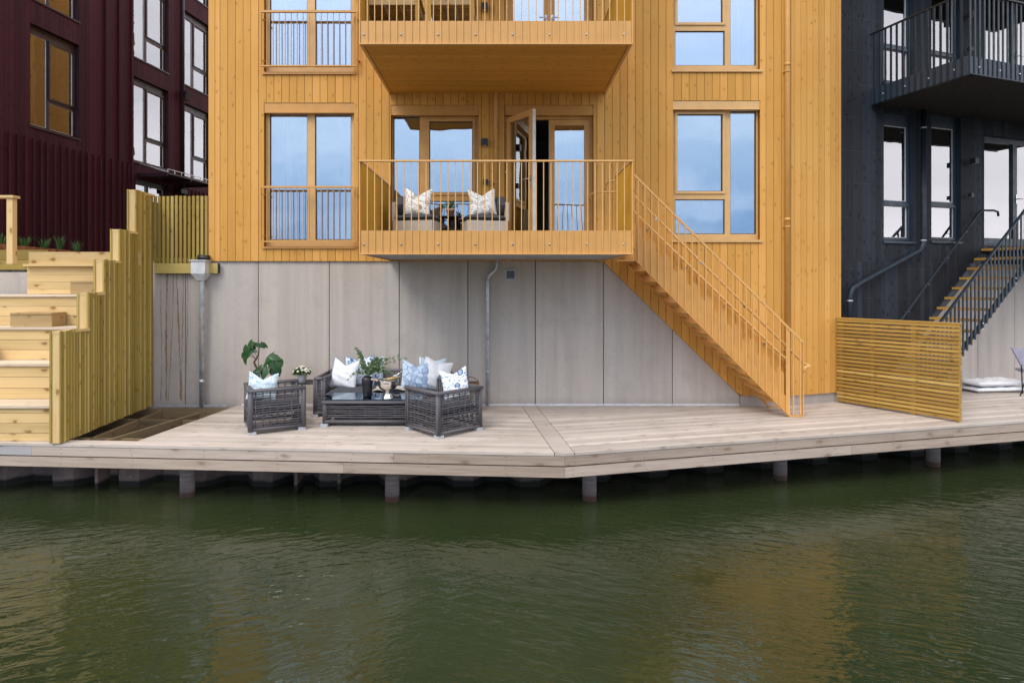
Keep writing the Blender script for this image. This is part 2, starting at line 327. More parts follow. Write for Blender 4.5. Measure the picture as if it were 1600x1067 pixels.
# ------------------------------------------------------------------ mesh builder
class MB:
    def __init__(s): s.v = []; s.f = []; s.uv = []; s.t = []; s.sm = []
    def face(s, idx, uvs, tn, smooth=False):
        s.f.append(tuple(idx)); s.uv.extend(uvs); s.t.append(tn); s.sm.append(smooth)
    def hexa(s, P, tn=None, ax=None):
        """P: 8 points, index = i + 2j + 4k along three axes"""
        P = [Vector(p) for p in P]
        b0 = len(s.v); s.v.extend(P)
        A = [P[1] - P[0], P[2] - P[0], P[4] - P[0]]
        ln = [a.length for a in A]
        lx = ax if ax is not None else max(range(3), key=lambda i: ln[i])
        ou, ov = random.uniform(0, 60), random.uniform(0, 60)
        tn = random.random() if tn is None else tn
        flip = A[0].cross(A[1]).dot(A[2]) < 0
        oth = [i for i in range(3) if i != lx]
        quads = (((0, 2, 3, 1), 2), ((4, 5, 7, 6), 2), ((0, 1, 5, 4), 1), ((2, 6, 7, 3), 1), ((0, 4, 6, 2), 0), ((1, 3, 7, 5), 0))
        for q, na in quads:
            if flip: q = tuple(reversed(q))
            uvs = []
            for i in q:
                c = [((i >> k) & 1) * ln[k] for k in range(3)]
                if na == lx: uvs.append((ou + c[oth[0]] * .25, ov + c[oth[1]]))
                else:
                    other = [k for k in oth if k != na][0]
                    uvs.append((ou + c[lx], ov + c[other] + (0.37 * na)))
            s.face([b0 + i for i in q], uvs, tn)
        return s
    def box(s, x0, x1, y0, y1, z0, z1, tn=None, M=None):
        P = [Vector((x, y, z)) for z in (z0, z1) for y in (y0, y1) for x in (x0, x1)]
        if M is not None: P = [M @ p for p in P]
        return s.hexa(P, tn)
    def fbox(s, F, u0, u1, o0, o1, z0, z1, tn=None, z0b=None, z1b=None):
        """box on a wall frame; z0b/z1b: bottom/top at u1 (slanted)"""
        zb = z0 if z0b is None else z0b; zt = z1 if z1b is None else z1b
        P = []
        for k in (0, 1):
            for o in (o0, o1):
                P.append(F.p(u0, o, z1 if k else z0)); P.append(F.p(u1, o, zt if k else zb))
        return s.hexa(P, tn)
    def bar(s, a, b, wd, ht, up=(0, 0, 1), tn=None):
        a = Vector(a); b = Vector(b); d = (b - a).normalized(); up = Vector(up)
        sd = d.cross(up)
        if sd.length < 1e-4: sd = d.cross(Vector((1, 0, 0)))
        sd.normalize(); upv = sd.cross(d)
        P = [p + sd * (i * wd / 2) + upv * (k * ht / 2) for k in (-1, 1) for i in (-1, 1) for p in (a, b)]
        return s.hexa(P, tn)
    def tube(s, pts, r, n=8, caps=True, tn=None, smooth=True):
        pts = [Vector(p) for p in pts]; tn = random.random() if tn is None else tn
        m = len(pts); rr = r if isinstance(r, (list, tuple)) else [r] * m
        b0 = len(s.v); ref = None; ou, ov = random.uniform(0, 60), random.uniform(0, 60); acc = 0; us = []
        for i, p in enumerate(pts):
            d = (pts[min(i + 1, m - 1)] - pts[max(i - 1, 0)]).normalized()
            if ref is None:
                ref = d.cross(Vector((0, 0, 1)))
                if ref.length < 1e-3: ref = d.cross(Vector((1, 0, 0)))
            ref = (ref - d * ref.dot(d)).normalized(); bi = d.cross(ref)
            if i: acc += (p - pts[i - 1]).length
            us.append(acc)
            for k in range(n):
                a = 2 * math.pi * k / n
                s.v.append(p + (ref * math.cos(a) + bi * math.sin(a)) * rr[i])
        for i in range(m - 1):
            for k in range(n):
                k2 = (k + 1) % n
                ids = (b0 + i * n + k, b0 + i * n + k2, b0 + (i + 1) * n + k2, b0 + (i + 1) * n + k)
                pv = 2 * math.pi * rr[i] / n
                s.face(ids, [(ou + us[i], ov + k * pv), (ou + us[i], ov + (k + 1) * pv), (ou + us[i + 1], ov + (k + 1) * pv), (ou + us[i + 1], ov + k * pv)], tn, smooth)
        if caps:
            s.face([b0 + k for k in reversed(range(n))], [(ou, ov)] * n, tn)
            s.face([b0 + (m - 1) * n + k for k in range(n)], [(ou, ov)] * n, tn)
        return s
    def lathe(s, prof, c=(0, 0, 0), n=24, tn=None, smooth=True):
        c = Vector(c); b0 = len(s.v); m = len(prof); tn = .5 if tn is None else tn
        for (r, z) in prof:
            for k in range(n):
                a = 2 * math.pi * k / n; s.v.append(c + Vector((r * math.cos(a), r * math.sin(a), z)))
        for i in range(m - 1):
            for k in range(n):
                k2 = (k + 1) % n
                ids = (b0 + i * n + k, b0 + i * n + k2, b0 + (i + 1) * n + k2, b0 + (i + 1) * n + k)
                s.face(ids, [(k / n, prof[i][1]), ((k + 1) / n, prof[i][1]), ((k + 1) / n, prof[i + 1][1]), (k / n, prof[i + 1][1])], tn, smooth)
        if prof[0][0] > 1e-5: s.face([b0 + k for k in reversed(range(n))], [(0, 0)] * n, tn)
        if prof[-1][0] > 1e-5: s.face([b0 + (m - 1) * n + k for k in range(n)], [(0, 0)] * n, tn)
        return s
    def poly(s, pts, tn=None, uvs=None, smooth=False):
        b0 = len(s.v); s.v.extend(Vector(p) for p in pts)
        s.face(range(b0, b0 + len(pts)), uvs or [(p[0], p[1]) for p in pts], random.random() if tn is None else tn, smooth); return s
    def prism(s, top, h, tn=None):
        """top: polygon (counter-clockwise from above), extruded down by h"""
        n = len(top); tn = random.random() if tn is None else tn
        ou, ov = random.uniform(0, 60), random.uniform(0, 60)
        top = [Vector(p) for p in top]; d = (top[1] - top[0]).normalized(); nn = Vector((-d.y, d.x, 0))
        b0 = len(s.v); s.v.extend(top); s.v.extend(p - Vector((0, 0, h)) for p in top)
        uv = [(ou + (p - top[0]).dot(d), ov + (p - top[0]).dot(nn)) for p in top]
        s.face(range(b0, b0 + n), uv, tn); s.face([b0 + n + i for i in reversed(range(n))], list(reversed(uv)), tn)
        for i in range(n):
            j = (i + 1) % n
            s.face((b0 + i, b0 + n + i, b0 + n + j, b0 + j), [uv[i], (uv[i][0], uv[i][1] - h), (uv[j][0], uv[j][1] - h), uv[j]], tn)
        return s
    def build(s, name, mat, parent=None, mats=None):
        me = bpy.data.meshes.new(name); me.from_pydata([tuple(x) for x in s.v], [], s.f)
        ul = me.uv_layers.new(name='UVMap'); flat = [c for p in s.uv for c in p]; ul.data.foreach_set('uv', flat)
        at = me.attributes.new('tone', 'FLOAT', 'FACE'); at.data.foreach_set('value', s.t)
        me.polygons.foreach_set('use_smooth', s.sm)
        me.materials.append(MATS[mat]); me.update()
        o = bpy.data.objects.new(name, me); COL.objects.link(o)
        if parent is not None: put(o, parent)
        return o
def put(o, parent):
    o.parent = parent
    # builders work in world coordinates: keep the mesh where it is
    M = world(parent); o.matrix_parent_inverse = M.inverted()
def world(o):
    M = Matrix.LocRotScale(o.location, o.rotation_euler, o.scale)
    return (world(o.parent) @ o.matrix_parent_inverse @ M) if o.parent else M
def empty(name, loc, label=None, cat=None, group=None):
    o = bpy.data.objects.new(name, None); COL.objects.link(o); o.location = loc; o.empty_display_size = .1
    tag(o, label, cat, group); return o
def tag(o, label=None, cat=None, group=None, kind=None):
    if label: o['label'] = label
    if cat: o['category'] = cat
    if group: o['group'] = group
    if kind: o['kind'] = kind
    return o
def dup(o, delta, parent=None):
    """copy of a thing or part (with all below it), shifted by delta"""
    c = o.copy(); COL.objects.link(c)
    if parent is not None: c.parent = parent
    c.location = o.location + Vector(delta)
    for ch in [x for x in KIDS(o)]: dup(ch, (0, 0, 0), c)
    return c
def KIDS(o): return [x for x in bpy.data.objects if x.parent == o]

class Frame:
    def __init__(s, o, e):
        s.o = Vector((o[0], o[1], 0)); s.e = Vector((e[0], e[1], 0)).normalized(); s.n = Vector((s.e.y, -s.e.x, 0))
    def p(s, u, o, z): return s.o + s.e * u + s.n * o + Vector((0, 0, z))
    def at(s, px, py, off=0.0):
        """the point of the wall plane (off metres proud) seen at a photo pixel -> (u, z)"""
        k = (px - CX) / FPX
        ox, oy = s.o.x + s.n.x * off, s.o.y + s.n.y * off
        u = (k * oy - ox) / (s.e.x - k * s.e.y)
        d = oy + s.e.y * u
        return u, EYE + (CY - py) * d / FPX
    def u(s, px, off=0.0): return s.at(px, CY, off)[0]
def at(px, py, d): return Vector(((px - CX) * d / FPX, d, EYE + (CY - py) * d / FPX))
def gr(px, py, z=0.0):
    d = (EYE - z) * FPX / (py - CY); return Vector(((px - CX) * d / FPX, d, z))

def subtract(rect, holes):
    """rect minus holes (u0,u1,z0,z1) -> list of rects"""
    u0, u1, z0, z1 = rect; us = {u0, u1}
    for h in holes:
        for x in h[:2]:
            if u0 < x < u1: us.add(x)
    us = sorted(us); res = []
    for a, b in zip(us, us[1:]):
        m = (a + b) / 2; cuts = sorted([(h[2], h[3]) for h in holes if h[0] < m < h[1]]); z = z0
        for c0, c1 in cuts:
            if c0 > z: res.append((a, b, z, min(c0, z1)))
            z = max(z, c1)
            if z >= z1: break
        if z < z1: res.append((a, b, z, z1))
    return res
def clad(mb, F, u0, u1, bottom, z1, holes, bw, gap=.006, o0=.0, o1=.022, joints=.25, phase=0.0):
    """vertical boards as real strips; bottom is a function of u"""
    k = 0; u = u0 - phase
    while u < u1 - 1e-4:
        a, b = max(u, u0) + gap / 2, min(u + bw, u1) - gap / 2; u += bw
        if b - a < .012: continue
        tn = random.random(); oo = o1 + random.uniform(-.0015, .0015)
        for (p, q, za, zb) in subtract((a, b, -5, z1), holes):
            lo = za <= -5
            ba, bb = (bottom(p), bottom(q)) if lo else (za, za)
            if zb - max(ba, bb) < .01: continue
            cuts = [zb]
            if joints and random.random() < joints and zb - ba > 1.5: cuts = [random.uniform(ba + .6, zb - .6), zb]
            z0a, z0b = ba, bb; t2 = tn
            for c in cuts:
                mb.fbox(F, p, q, o0, oo, z0a, c - (.003 if c != zb else 0), t2, z0b=z0b)
                z0a = z0b = c; t2 = min(1, max(0, tn + random.uniform(-.35, .35)))
def backing(mb, F, u0, u1, bottom, z1, holes, o0, o1):
    for (p, q, za, zb) in subtract((u0, u1, -5, z1), holes):
        if za <= -5:
            mb.fbox(F, p, q, o0, o1, bottom(p), zb, .5, z0b=bottom(q))
        else: mb.fbox(F, p, q, o0, o1, za, zb, .5)

def window(root, F, op, panes, fm, sashes=(), sill=True, head=None, hm=None, depth=(-.15, -.075), name='window', frame_bottom=None, sill_out=.05):
    """op, panes, sashes: rects (u0,u1,z0,z1) on the wall frame. frame = op minus panes"""
    u0, u1, z0, z1 = op; top = z1 - (head or 0)
    m = MB()
    for (a, b, c, d) in subtract((u0, u1, z0, top), panes): m.fbox(F, a, b, depth[0], depth[1], c, d, .5)
    sw = .045
    for (a, b, c, d) in sashes:
        for r in subtract((a - sw, b + sw, c - sw, d + sw), [(a, b, c, d)]): m.fbox(F, r[0], r[1], depth[1] + .0005, depth[1] + .022, r[2], r[3], .5)
    o = m.build(name, fm, root)
    for (a, b, c, d) in panes:
        om = (depth[0] + depth[1]) / 2
        MB().fbox(F, a - .012, b + .012, om - .006, om + .006, c - .012, d + .012, .5).build('pane', 'window_glass_pale' if fm in ('burgundy_frame', 'navy_frame') else 'window_glass', o)
        g = MB()
        for r in subtract((a, b, c, d), [(a + .012, b - .012, c + .012, d - .012)]): g.fbox(F, r[0], r[1], om + .0065, om + .018, r[2], r[3], .5)
        g.build('gasket', 'black_metal' if fm != 'burgundy_frame' and fm != 'navy_frame' else 'white_gasket', o)
    if head:
        h = MB(); h.fbox(F, u0 + .004, u1 - .004, -.09, .012, top + .012, z1 - .004, .5); h.fbox(F, u0 + .004, u1 - .004, -.09, .030, top + .002, top + .0115, .5)
        ho = h.build('head_cover', hm or fm, o)
        for f in (.06, .5, .94):
            uu = u0 + (u1 - u0) * f; zc = (top + z1) / 2 + .03
            s = MB(); s.tube([F.p(uu, .0125, zc), F.p(uu, .017, zc)], .008, 8); s.build('screw', 'steel', o)
    if sill:
        s = MB(); s.fbox(F, u0 - .03, u1 + .03, -.07, sill_out, z0 - .028, z0 - .002, .5); s.fbox(F, u0 - .03, u1 + .03, sill_out - .012, sill_out + .002, z0 - .045, z0 - .029, .5)
        s.build('sill', hm or fm, o)
    return o

# ================================================================== SETTING
WALL = 10.74
F0 = Frame((0, WALL), (1, 0))                       # orange front, u = X
F1 = Frame((5.15, WALL), (.948, .319))              # orange return + navy house
FB = Frame((-11.39 - 1.12 * 1.5, 13.47 - 7.43 * 1.5), (1.12, 7.43))   # burgundy house, u runs away from the camera
FL = Frame((-5.27, 22.4), (0, -1))                  # hidden left side of the orange house
UB0 = FB.u(0)

# water: one sheet to the horizon
m = MB(); m.poly([(-900, -900, WATER), (900, -900, WATER), (900, 700, WATER), (-900, 700, WATER)], .5)
tag(m.build('water', 'water'), kind='structure')
# earth under the deck and far behind
m = MB(); m.poly([(-300, 9.15, -.42), (.2, 9.25, -.42), (12, 12.1, -.42), (300, 80, -.42), (300, 600, -.42), (-300, 600, -.42)], .5)
tag(m.build('ground', 'ground_earth'), kind='structure')
m = MB(); m.box(-60, -5.35, 10.95, 70, -.4, 2.50, .5)
tag(m.build('terrace_ground', 'terrace_gravel'), kind='structure')
# far shore behind the camera, seen only as a reflection
m = MB(); n = 90; prev = None
for i in range(n + 1):
    x = -320 + 640 * i / n
    h = 11 + 3.5 * math.sin(i * .33) + 3 * math.sin(i * .9 + 1) + random.uniform(-1.2, 1.2)
    y = -150 - 20 * math.cos(i * .21)
    cur = [Vector((x, y, WATER - .3)), Vector((x, y - 12, h * .6)), Vector((x, y - 30, h)), Vector((x, y - 80, WATER - .3))]
    if prev:
        for k in range(3): m.poly([prev[k], cur[k], cur[k + 1], prev[k + 1]], .5)
    prev = cur
tag(m.build('hills', 'far_hill'), kind='structure')

# ------------------------------------------------------------------ boardwalk
DF0, DFC, DF1 = Vector((-11.5, 8.535, 0)), Vector((.80, 7.71, 0)), Vector((16.0, 11.424, 0))
eL = (DFC - DF0).normalized(); nL = Vector((-eL.y, eL.x, 0)); eR = (DF1 - DFC).normalized(); nR = Vector((-eR.y, eR.x, 0))
MITRE_A = DFC; MITRE_B = Vector((.42, WALL + .4, 0)); eM = (MITRE_B - MITRE_A).normalized(); nM = Vector((eM.y, -eM.x, 0))
HOLE_A, HOLE_B = Vector((-5.11, 8.27, 0)), Vector((-4.78, 10.9, 0))
def cut(p, d, a, e):
    """parameter along p+t*d where it meets line a+s*e"""
    den = d.x * e.y - d.y * e.x; q = a - p; return (q.x * e.y - q.y * e.x) / den
pl = MB(); PW = .102; TH = .034
k = 0
while k < 36:
    a, b = k * PW + (.004 if k else -.012), (k + 1) * PW - .004; tn = random.random()
    pa, pb = DF0 + nL * a, DF0 + nL * b
    ra, rb = cut(pa, eL, MITRE_A - nM * .135, eM), cut(pb, eL, MITRE_A - nM * .135, eM)
    la = lb = 0
    if k >= 2: la, lb = cut(pa, eL, HOLE_A, HOLE_B - HOLE_A), cut(pb, eL, HOLE_A, HOLE_B - HOLE_A)
    cuts = sorted(random.uniform(.15, .9) for _ in range(2 if k < 2 else 1))
    js = [0] + cuts + [1]
    for i in range(len(js) - 1):
        f, g = js[i], js[i + 1]; ga = .002 if i else 0
        pl.prism([pa + eL * (la + (ra - la) * f + ga), pa + eL * (la + (ra - la) * g - .002), pb + eL * (lb + (rb - lb) * g - .002), pb + eL * (lb + (rb - lb) * f + ga)], TH, min(1, max(0, tn + random.uniform(-.3, .3))))
    # right-hand bay
    pa, pb = DFC + nR * a, DFC + nR * b
    la, lb = cut(pa, eR, MITRE_A + nM * .135, eM), cut(pb, eR, MITRE_A + nM * .135, eM)
    cuts = sorted(random.uniform(.15, .9) for _ in range(2)); js = [0] + cuts + [1]; tn = random.random()
    for i in range(3):
        f, g = js[i], js[i + 1]; E = 15.5
        pl.prism([pa + eR * (la + (E - la) * f + .001), pa + eR * (la + (E - la) * g - .001), pb + eR * (lb + (E - lb) * g - .001), pb + eR * (lb + (E - lb) * f + .001)], TH, min(1, max(0, tn + random.uniform(-.3, .3))))
    k += 1
# one wide mitre board running back to the wall
a0, a1 = nM * -.125, nM * .125
t0, t1 = cut(MITRE_A + a0, eM, DF0 - nL * .012, eL), cut(MITRE_A + a1, eM, DFC - nR * .012, eR)
pl.prism([MITRE_A + a0 + eM * t0, DFC + eM * -.012, MITRE_A + a1 + eM * t1, MITRE_A + a1 + eM * 3.3, MITRE_A + a0 + eM * 3.3], TH, .2)
bw = pl.build('boardwalk', 'deck_wood'); tag(bw, kind='structure')
# two courses of edge board, with butt joints
def edge_boards(p, e, nn, length, joints0, joints1, first_grey):
    for row, (zt, zb, js) in enumerate(((-.037, -.166, joints0), (-.184, -.318, joints1))):
        js = [0] + js + [length]
        for i in range(len(js) - 1):
            a, b = js[i] + .0015, js[i + 1] - .0015; pr = MB()
            P = []
            for z in (zb, zt):
                for o in (-.003, .031):
                    for t in (a, b): P.append(p + e * t + nn * o + Vector((0, 0, z)))
            pr.hexa(P); mat = 'grey_board' if (row == 0 and i == first_grey) else 'fascia_wood'
            pr.build('edge_board', mat, bw)
tL = (DFC - DF0).length
def tx(px, e, p):       # distance along the edge seen at a photo column
    k = (px - CX) / FPX; return (k * p.y - p.x) / (e.x - k * e.y)
edge_boards(DF0, eL, nL, tL, [tx(50, eL, DF0), tx(615, eL, DF0)], [tx(537, eL, DF0)], 0)
edge_boards(DFC, eR, nR, 15.2, [tx(1107, eR, DFC), tx(1490, eR, DFC)], [tx(1330, eR, DFC)], -1)
sc0 = None
for p_, e_, n_, L_ in ((DF0, eL, nL, tL), (DFC, eR, nR, 11.0)):
    t = .35 if p_ is DF0 else .12
    while t < L_ - .05:
        for z in (-.065, -.135, -.215, -.285):
            q = p_ + e_ * (t + random.uniform(-.02, .02)) + Vector((0, 0, z))
            if sc0 is None:
                m = MB(); m.tube([Vector((0, 0, 0)), -nL * .0045], .006, 6); sc0 = m.build('screw', 'seat_dark', bw); sc0.location = q
            else: c_ = sc0.copy(); COL.objects.link(c_); c_.location = q
        t += 1.02
m = MB()
for t in (.4, 1.6, 2.4, 3.3):     # dark bearers under the deck
    m.bar(DF0 + nL * (t + .1) + Vector((0, 0, -.15)), DFC + nL * (t + .1) + Vector((0, 0, -.15)), .06, .2)
    m.bar(DFC + nR * (t + .1) + Vector((0, 0, -.15)), DFC + eR * 14 + nR * (t + .1) + Vector((0, 0, -.15)), .06, .2)
m.build('bearer', 'joist_wood', bw)
# open bay by the stepped fence with bare joists
jb = empty('deck_joists', (-5.5, 9.4, -.2), 'bare brown joists in the unboarded bay of the deck beside the stepped fence', 'joists')
for (a, b, zt) in ((Vector((-5.62, 8.33, 0)), Vector((-5.22, 10.2, 0)), -.012), (Vector((-5.98, 8.4, 0)), Vector((-6.08, 10.7, 0)), -.05)):
    m = MB(); m.bar(a + Vector((0, 0, zt - .16)), b + Vector((0, 0, zt - .16)), .05, .32); m.build('joist', 'joist_wood', jb)
m = MB(); m.bar((-6.2, 10.62, -.12), (-4.75, 10.62, -.12), .05, .2); m.build('ledger', 'joist_wood', jb)
m = MB(); m.bar((-6.2, 10.66, .012), (-4.95, 10.66, .012), .05, .03, tn=.9); m.build('flashing', 'galvanised', jb)

# ------------------------------------------------------------------ sheet piling and pilings
m = MB()
def zig(p, q, pitch=.98, amp=.26):
    p, q = Vector(p), Vector(q); e = (q - p).normalized(); nn = Vector((e.y, -e.x, 0)); ln = (q - p).length; pts = []; t = 0
    while t < ln:
        for f, o in ((0, 0), (.30, 0), (.5, 1), (.80, 1)): pts.append(p + e * (t + f * pitch) + nn * (o * amp + random.uniform(-.012, .012)))
        t += pitch
    return pts
pts = zig((-12, 9.02, 0), (.3, 8.98, 0)) + zig((.75, 9.05, 0), (14, 12.15, 0))
for a, b in zip(pts, pts[1:]):
    m.hexa([a + Vector((0, 0, -1.6)), b + Vector((0, 0, -1.6)), a + Vector((0, .015, -1.6)), b + Vector((0, .015, -1.6)),
            a + Vector((0, 0, -.16)), b + Vector((0, 0, -.16)), a + Vector((0, .015, -.16)), b + Vector((0, .015, -.16))], .5)
sp = m.build('sheet_pile_wall', 'sheet_steel'); tag(sp, 'dark brown steel sheet piling with a tide mark under the deck edge', 'quay wall')
for px, d in ((152, 8.62), (463, 8.58), (530, 8.62), (-20, 8.6)):
    x = (px - CX) * d / FPX; f = MB(); f.box(x - .022, x + .022, d - .02, d + .25, -1.5, -.2, .4); f.build('interlock', 'sheet_steel', sp)
pil = [((293, 775), 'round concrete piling below the tall stepped fence, leftmost under the deck'),
       ((613, 781), 'round concrete piling below the wicker coffee table'),
       ((921, 780), 'round concrete piling just right of the deck corner'),
       ((1219, 748), 'round concrete piling below the foot of the orange stairs'),
       ((1458, 727), 'round concrete piling below the slatted screen fence'),
       ((1650, 706), None)]
for (px, py), lab in pil:
    if lab is None: continue
    g = gr(px, py, WATER); m = MB()
    rr = .098
    m.lathe([(rr * 1.0, -2.2), (rr, -.42), (rr * 1.06, -.418), (rr * 1.06, -.30), (rr * .9, -.29)], (0, 0, 0), 20)
    root = m.build('piling', 'piling_concrete'); root.location = (g.x, g.y, 0)
    tag(root, lab, 'piling', 'round pilings under the boardwalk')

# ================================================================== ORANGE HOUSE
oh = empty('orange_house', (0, WALL, 0), 'orange painted timber house with balconies on a grey concrete base', 'house')
ZT = 13.0
def fz(x): # bottom of the cladding
    x = min(max(x, -9), 9)
    if x < 1.80: return 2.605
    if x < 4.27: return 2.605 + (x - 1.80) * (.18 - 2.605) / (4.27 - 1.80)
    return .18
def r0(px0, px1, py0, py1, off=0.0):
    a = F0.at(px0, py1, off); b = F0.at(px1, py0, off); return (a[0], b[0], a[1], b[1])
def rf(F, px0, px1, py0, py1, off=0.0, ref=None):
    """rect on a skewed wall; heights read at column ref"""
    a = F.u(px0, off); b = F.u(px1, off); r = ref if ref is not None else px1
    return (a, b, F.at(r, py1, off)[1], F.at(r, py0, off)[1])
OP = -.09
W1 = r0(413, 553.5, 161.5, 385)
W1U = (W1[0], W1[1], W1[2] + 3.13, W1[3] + 3.13)
W2 = r0(611, 748, 165, 383)
D2 = r0(789, 927, 165, 383)
W2U = (W2[0], W2[1], W2[2] + 3.02, W2[3] + 3.02)
D2U = (D2[0], D2[1], D2[2] + 3.02, D2[3] + 3.02)
W3 = r0(1051, 1187, 158, 375)
W3U = (W3[0], W3[1], W3[2] + 3.06, W3[3] + 3.06)
H0 = [W1, W1U, W2, D2, W2U, D2U, W3, W3U]
m = MB(); clad(m, F0, -5.205, 5.115, fz, ZT, H0, .1385, phase=.03, gap=.008)
m.build('cladding', 'orange_paint', oh)
m = MB()
backing(m, F0, -5.24, 1.80, lambda u: 2.605, ZT, H0, -.2, -.001)
backing(m, F0, 1.80, 5.15, lambda u: 2.62, ZT, H0, -.2, -.001)
m.fbox(F0, 1.80, 4.27, -.016, -.001, 2.605, 2.6195, .5, z0b=.18); m.fbox(F0, 4.2705, 5.15, -.016, -.001, .18, 2.6195, .5)
m.build('wall', 'groove_dark', oh)
# return wall to the right of the fold
UO = F1.u(1312)
m = MB(); clad(m, F1, .035, UO - .05, lambda u: .18, ZT, [], .1385, phase=.05, gap=.008); m.fbox(F1, UO - .047, UO + .004, -.06, .026, .18, ZT, .6)
m.build('cladding', 'orange_paint', oh)
m = MB(); m.fbox(F1, .002, UO, -.2, -.001, .18, ZT, .5); m.build('wall', 'groove_dark', oh)
m = MB(); m.fbox(F0, 5.118, 5.17, -.02, .03, .18, ZT, .7); m.build('corner_trim', 'orange_paint', oh)
# left side wall (seen in the burgundy house's panes)
SW1, SW2 = (4.6, 5.9, 6.0, 7.2), (4.6, 5.9, 9.1, 10.3)
m = MB(); clad(m, FL, 0, 11.60, lambda u: 2.6, ZT, [SW1, SW2], .1385, joints=.1); m.build('cladding', 'orange_paint', oh)
m = MB(); backing(m, FL, .02, 11.45, lambda u: 2.6, ZT, [SW1, SW2], -.2, -.001); m.build('wall', 'groove_dark', oh)
window(oh, FL, SW1, [(SW1[0] + .06, SW1[1] - .06, SW1[2] + .06, SW1[3] - .06)], 'orange_frame')
window(oh, FL, SW2, [(SW2[0] + .06, SW2[1] - .06, SW2[2] + .06, SW2[3] - .06)], 'orange_frame')
m = MB(); m.fbox(F0, -5.30, -5.207, -.1, .028, 2.605, ZT, .75); m.fbox(FL, 11.602, 11.69, -.08, .03, 2.606, ZT, .7)
m.build('corner_trim', 'orange_paint', oh)
# concrete plinth of tall panels, seams 12 mm
seams = [-6.6] + [F0.u(p) for p in (289, 403, 514, 623.5, 731, 836.5, 943, 1051)] + [4.28, 5.16]
for i, (a, b) in enumerate(zip(seams, seams[1:])):
    m = MB(); m.fbox(F0, a + .007, b - .007, -.20, -.018, -.6, 2.603 if b < 1.7 else (2.6 if b < 4.5 else .176), random.random())
    cp = m.build('concrete_panel', 'concrete', oh)
m = MB(); m.fbox(F1, .02, UO, -.2, -.018, -.6, .176, .6); m.build('concrete_panel', 'concrete', oh)
m = MB(); m.fbox(F0, -6.6, 5.16, -.26, -.202, -.6, 2.59, .5); m.build('seam_backing', 'black_metal', oh)
m = MB(); m.fbox(F0, -4.72, 4.27, -.0175, .004, .002, .030, .5); m.build('base_flashing', 'hopper_grey', oh)
# brown run-off stains on the leftmost panels
for (px, w_, wob) in ((262, .045, .02), (268, .02, .03), (278, .04, .03), (284, .022, .02), (255, .016, .05), (289, .014, .04)):
    m = MB(); x = F0.u(px); z = 2.40; prev = None; ph = random.uniform(0, 6)
    while z > .05 + random.random() * .04:
        ww = w_ * (.35 + .65 * abs(math.sin(z * 2.3 + ph))) * random.uniform(.5, 1) * .5
        xx = x + wob * math.sin(z * 1.3 + ph) - (2.4 - z) * (.045 if px < 260 else .02 if px < 270 else -.004) + random.uniform(-.007, .007)
        cur = (Vector((xx - ww, WALL + .015, z)), Vector((xx + ww, WALL + .015, z)))
        if prev: m.poly([cur[0], cur[1], prev[1], prev[0]], .5)
        prev = cur; z -= .05
    plain('stain_brown', (.35, .225, .155), .85, 0, .2, 8) if 'stain_brown' not in MATS else None
    m.build('runoff_stain', 'stain_brown', oh)
# rooms behind the glass
def rooms(F, u0, u1, floors, root, depth=3.6, mat='interior_wall'):
    m = MB()
    for z in floors: m.fbox(F, u0, u1, -depth, -.205, z - .3, z - .02, .5)
    m.fbox(F, u0, u1, -depth - .1, -depth, floors[0] - .3, floors[-1], .5)
    m.fbox(F, u0, u0 + .08, -depth, -.205, floors[0], floors[-1], .5); m.fbox(F, u1 - .08, u1, -depth, -.205, floors[0], floors[-1], .5)
    for f in (.36, .62): m.fbox(F, u0 + (u1 - u0) * f, u0 + (u1 - u0) * f + .1, -depth, -.205, floors[0], floors[-1], .5)
    return m.build('interior', mat, root)
rooms(F0, -5.0, 5.0, [2.86, 5.90, 9.0], oh)

# windows
def cells(F, lst, off=OP): return [rf(F, a, b, c, d, off) for (a, b, c, d) in lst]
def up(rects, dz): return [(a, b, c + dz, d + dz) for (a, b, c, d) in rects]
p1 = cells(F0, [(422, 480.5, 178.5, 375), (492.5, 549, 178.5, 375)])
w_a = window(oh, F0, W1, p1, 'orange_frame_light', [], True, .185, 'orange_frame')
w_b = window(oh, F0, W1U, up(p1, 3.13), 'orange_frame_light', [], True, .185, 'orange_frame')
tag(w_a, 'lower french window left of the balcony behind a juliet rail'); tag(w_b, 'upper french window behind a juliet rail')
p2 = cells(F0, [(615, 656, 183, 375), (671, 738.5, 190.5, 301.5), (671, 738.5, 314.5, 374)])
window(oh, F0, W2, p2, 'orange_frame', [p2[1]], True, .185)
window(oh, F0, W2U, up(p2, 3.02), 'orange_frame', [], True, .185)
p3 = cells(F0, [(1058, 1128.5, 179.5, 299.5), (1054.5, 1132, 312, 366), (1140.5, 1181, 173.5, 366)])
window(oh, F0, W3, p3, 'orange_frame_light', [p3[0]], True, .165, 'orange_frame_light')
w_c = window(oh, F0, W3U, up(p3, 3.06), 'orange_frame_light', [up(p3, 3.06)[0]], True, .165, 'orange_frame_light')
def curtains(wo, op, sides, z0, z1):
    for (a_, b_) in sides:
        m = MB(); n = 36; prev = None
        for i in range(n + 1):
            u = a_ + (b_ - a_) * i / n; o = -.34 + .035 * math.sin(i * .95) + .012 * math.sin(i * 2.3)
            cur = (F0.p(u, o, z0), F0.p(u, o, z1))
            if prev: m.poly([prev[0], cur[0], cur[1], prev[1]], .5, smooth=True)
            prev = cur
        co = m.build('curtain', 'curtain', wo); md = co.modifiers.new('thickness', 'SOLIDIFY'); md.thickness = .004
curtains(w_a, W1, [(W1[0] - .05, W1[0] + .38), (W1[1] - .30, W1[1] + .1)], W1[2] + .02, W1[3] - .1)
curtains(w_b, W1U, [(W1U[0] - .05, W1U[0] + .30), (W1U[1] - .55, W1U[1] + .1)], W1U[2] + .02, W1U[3] - .1)
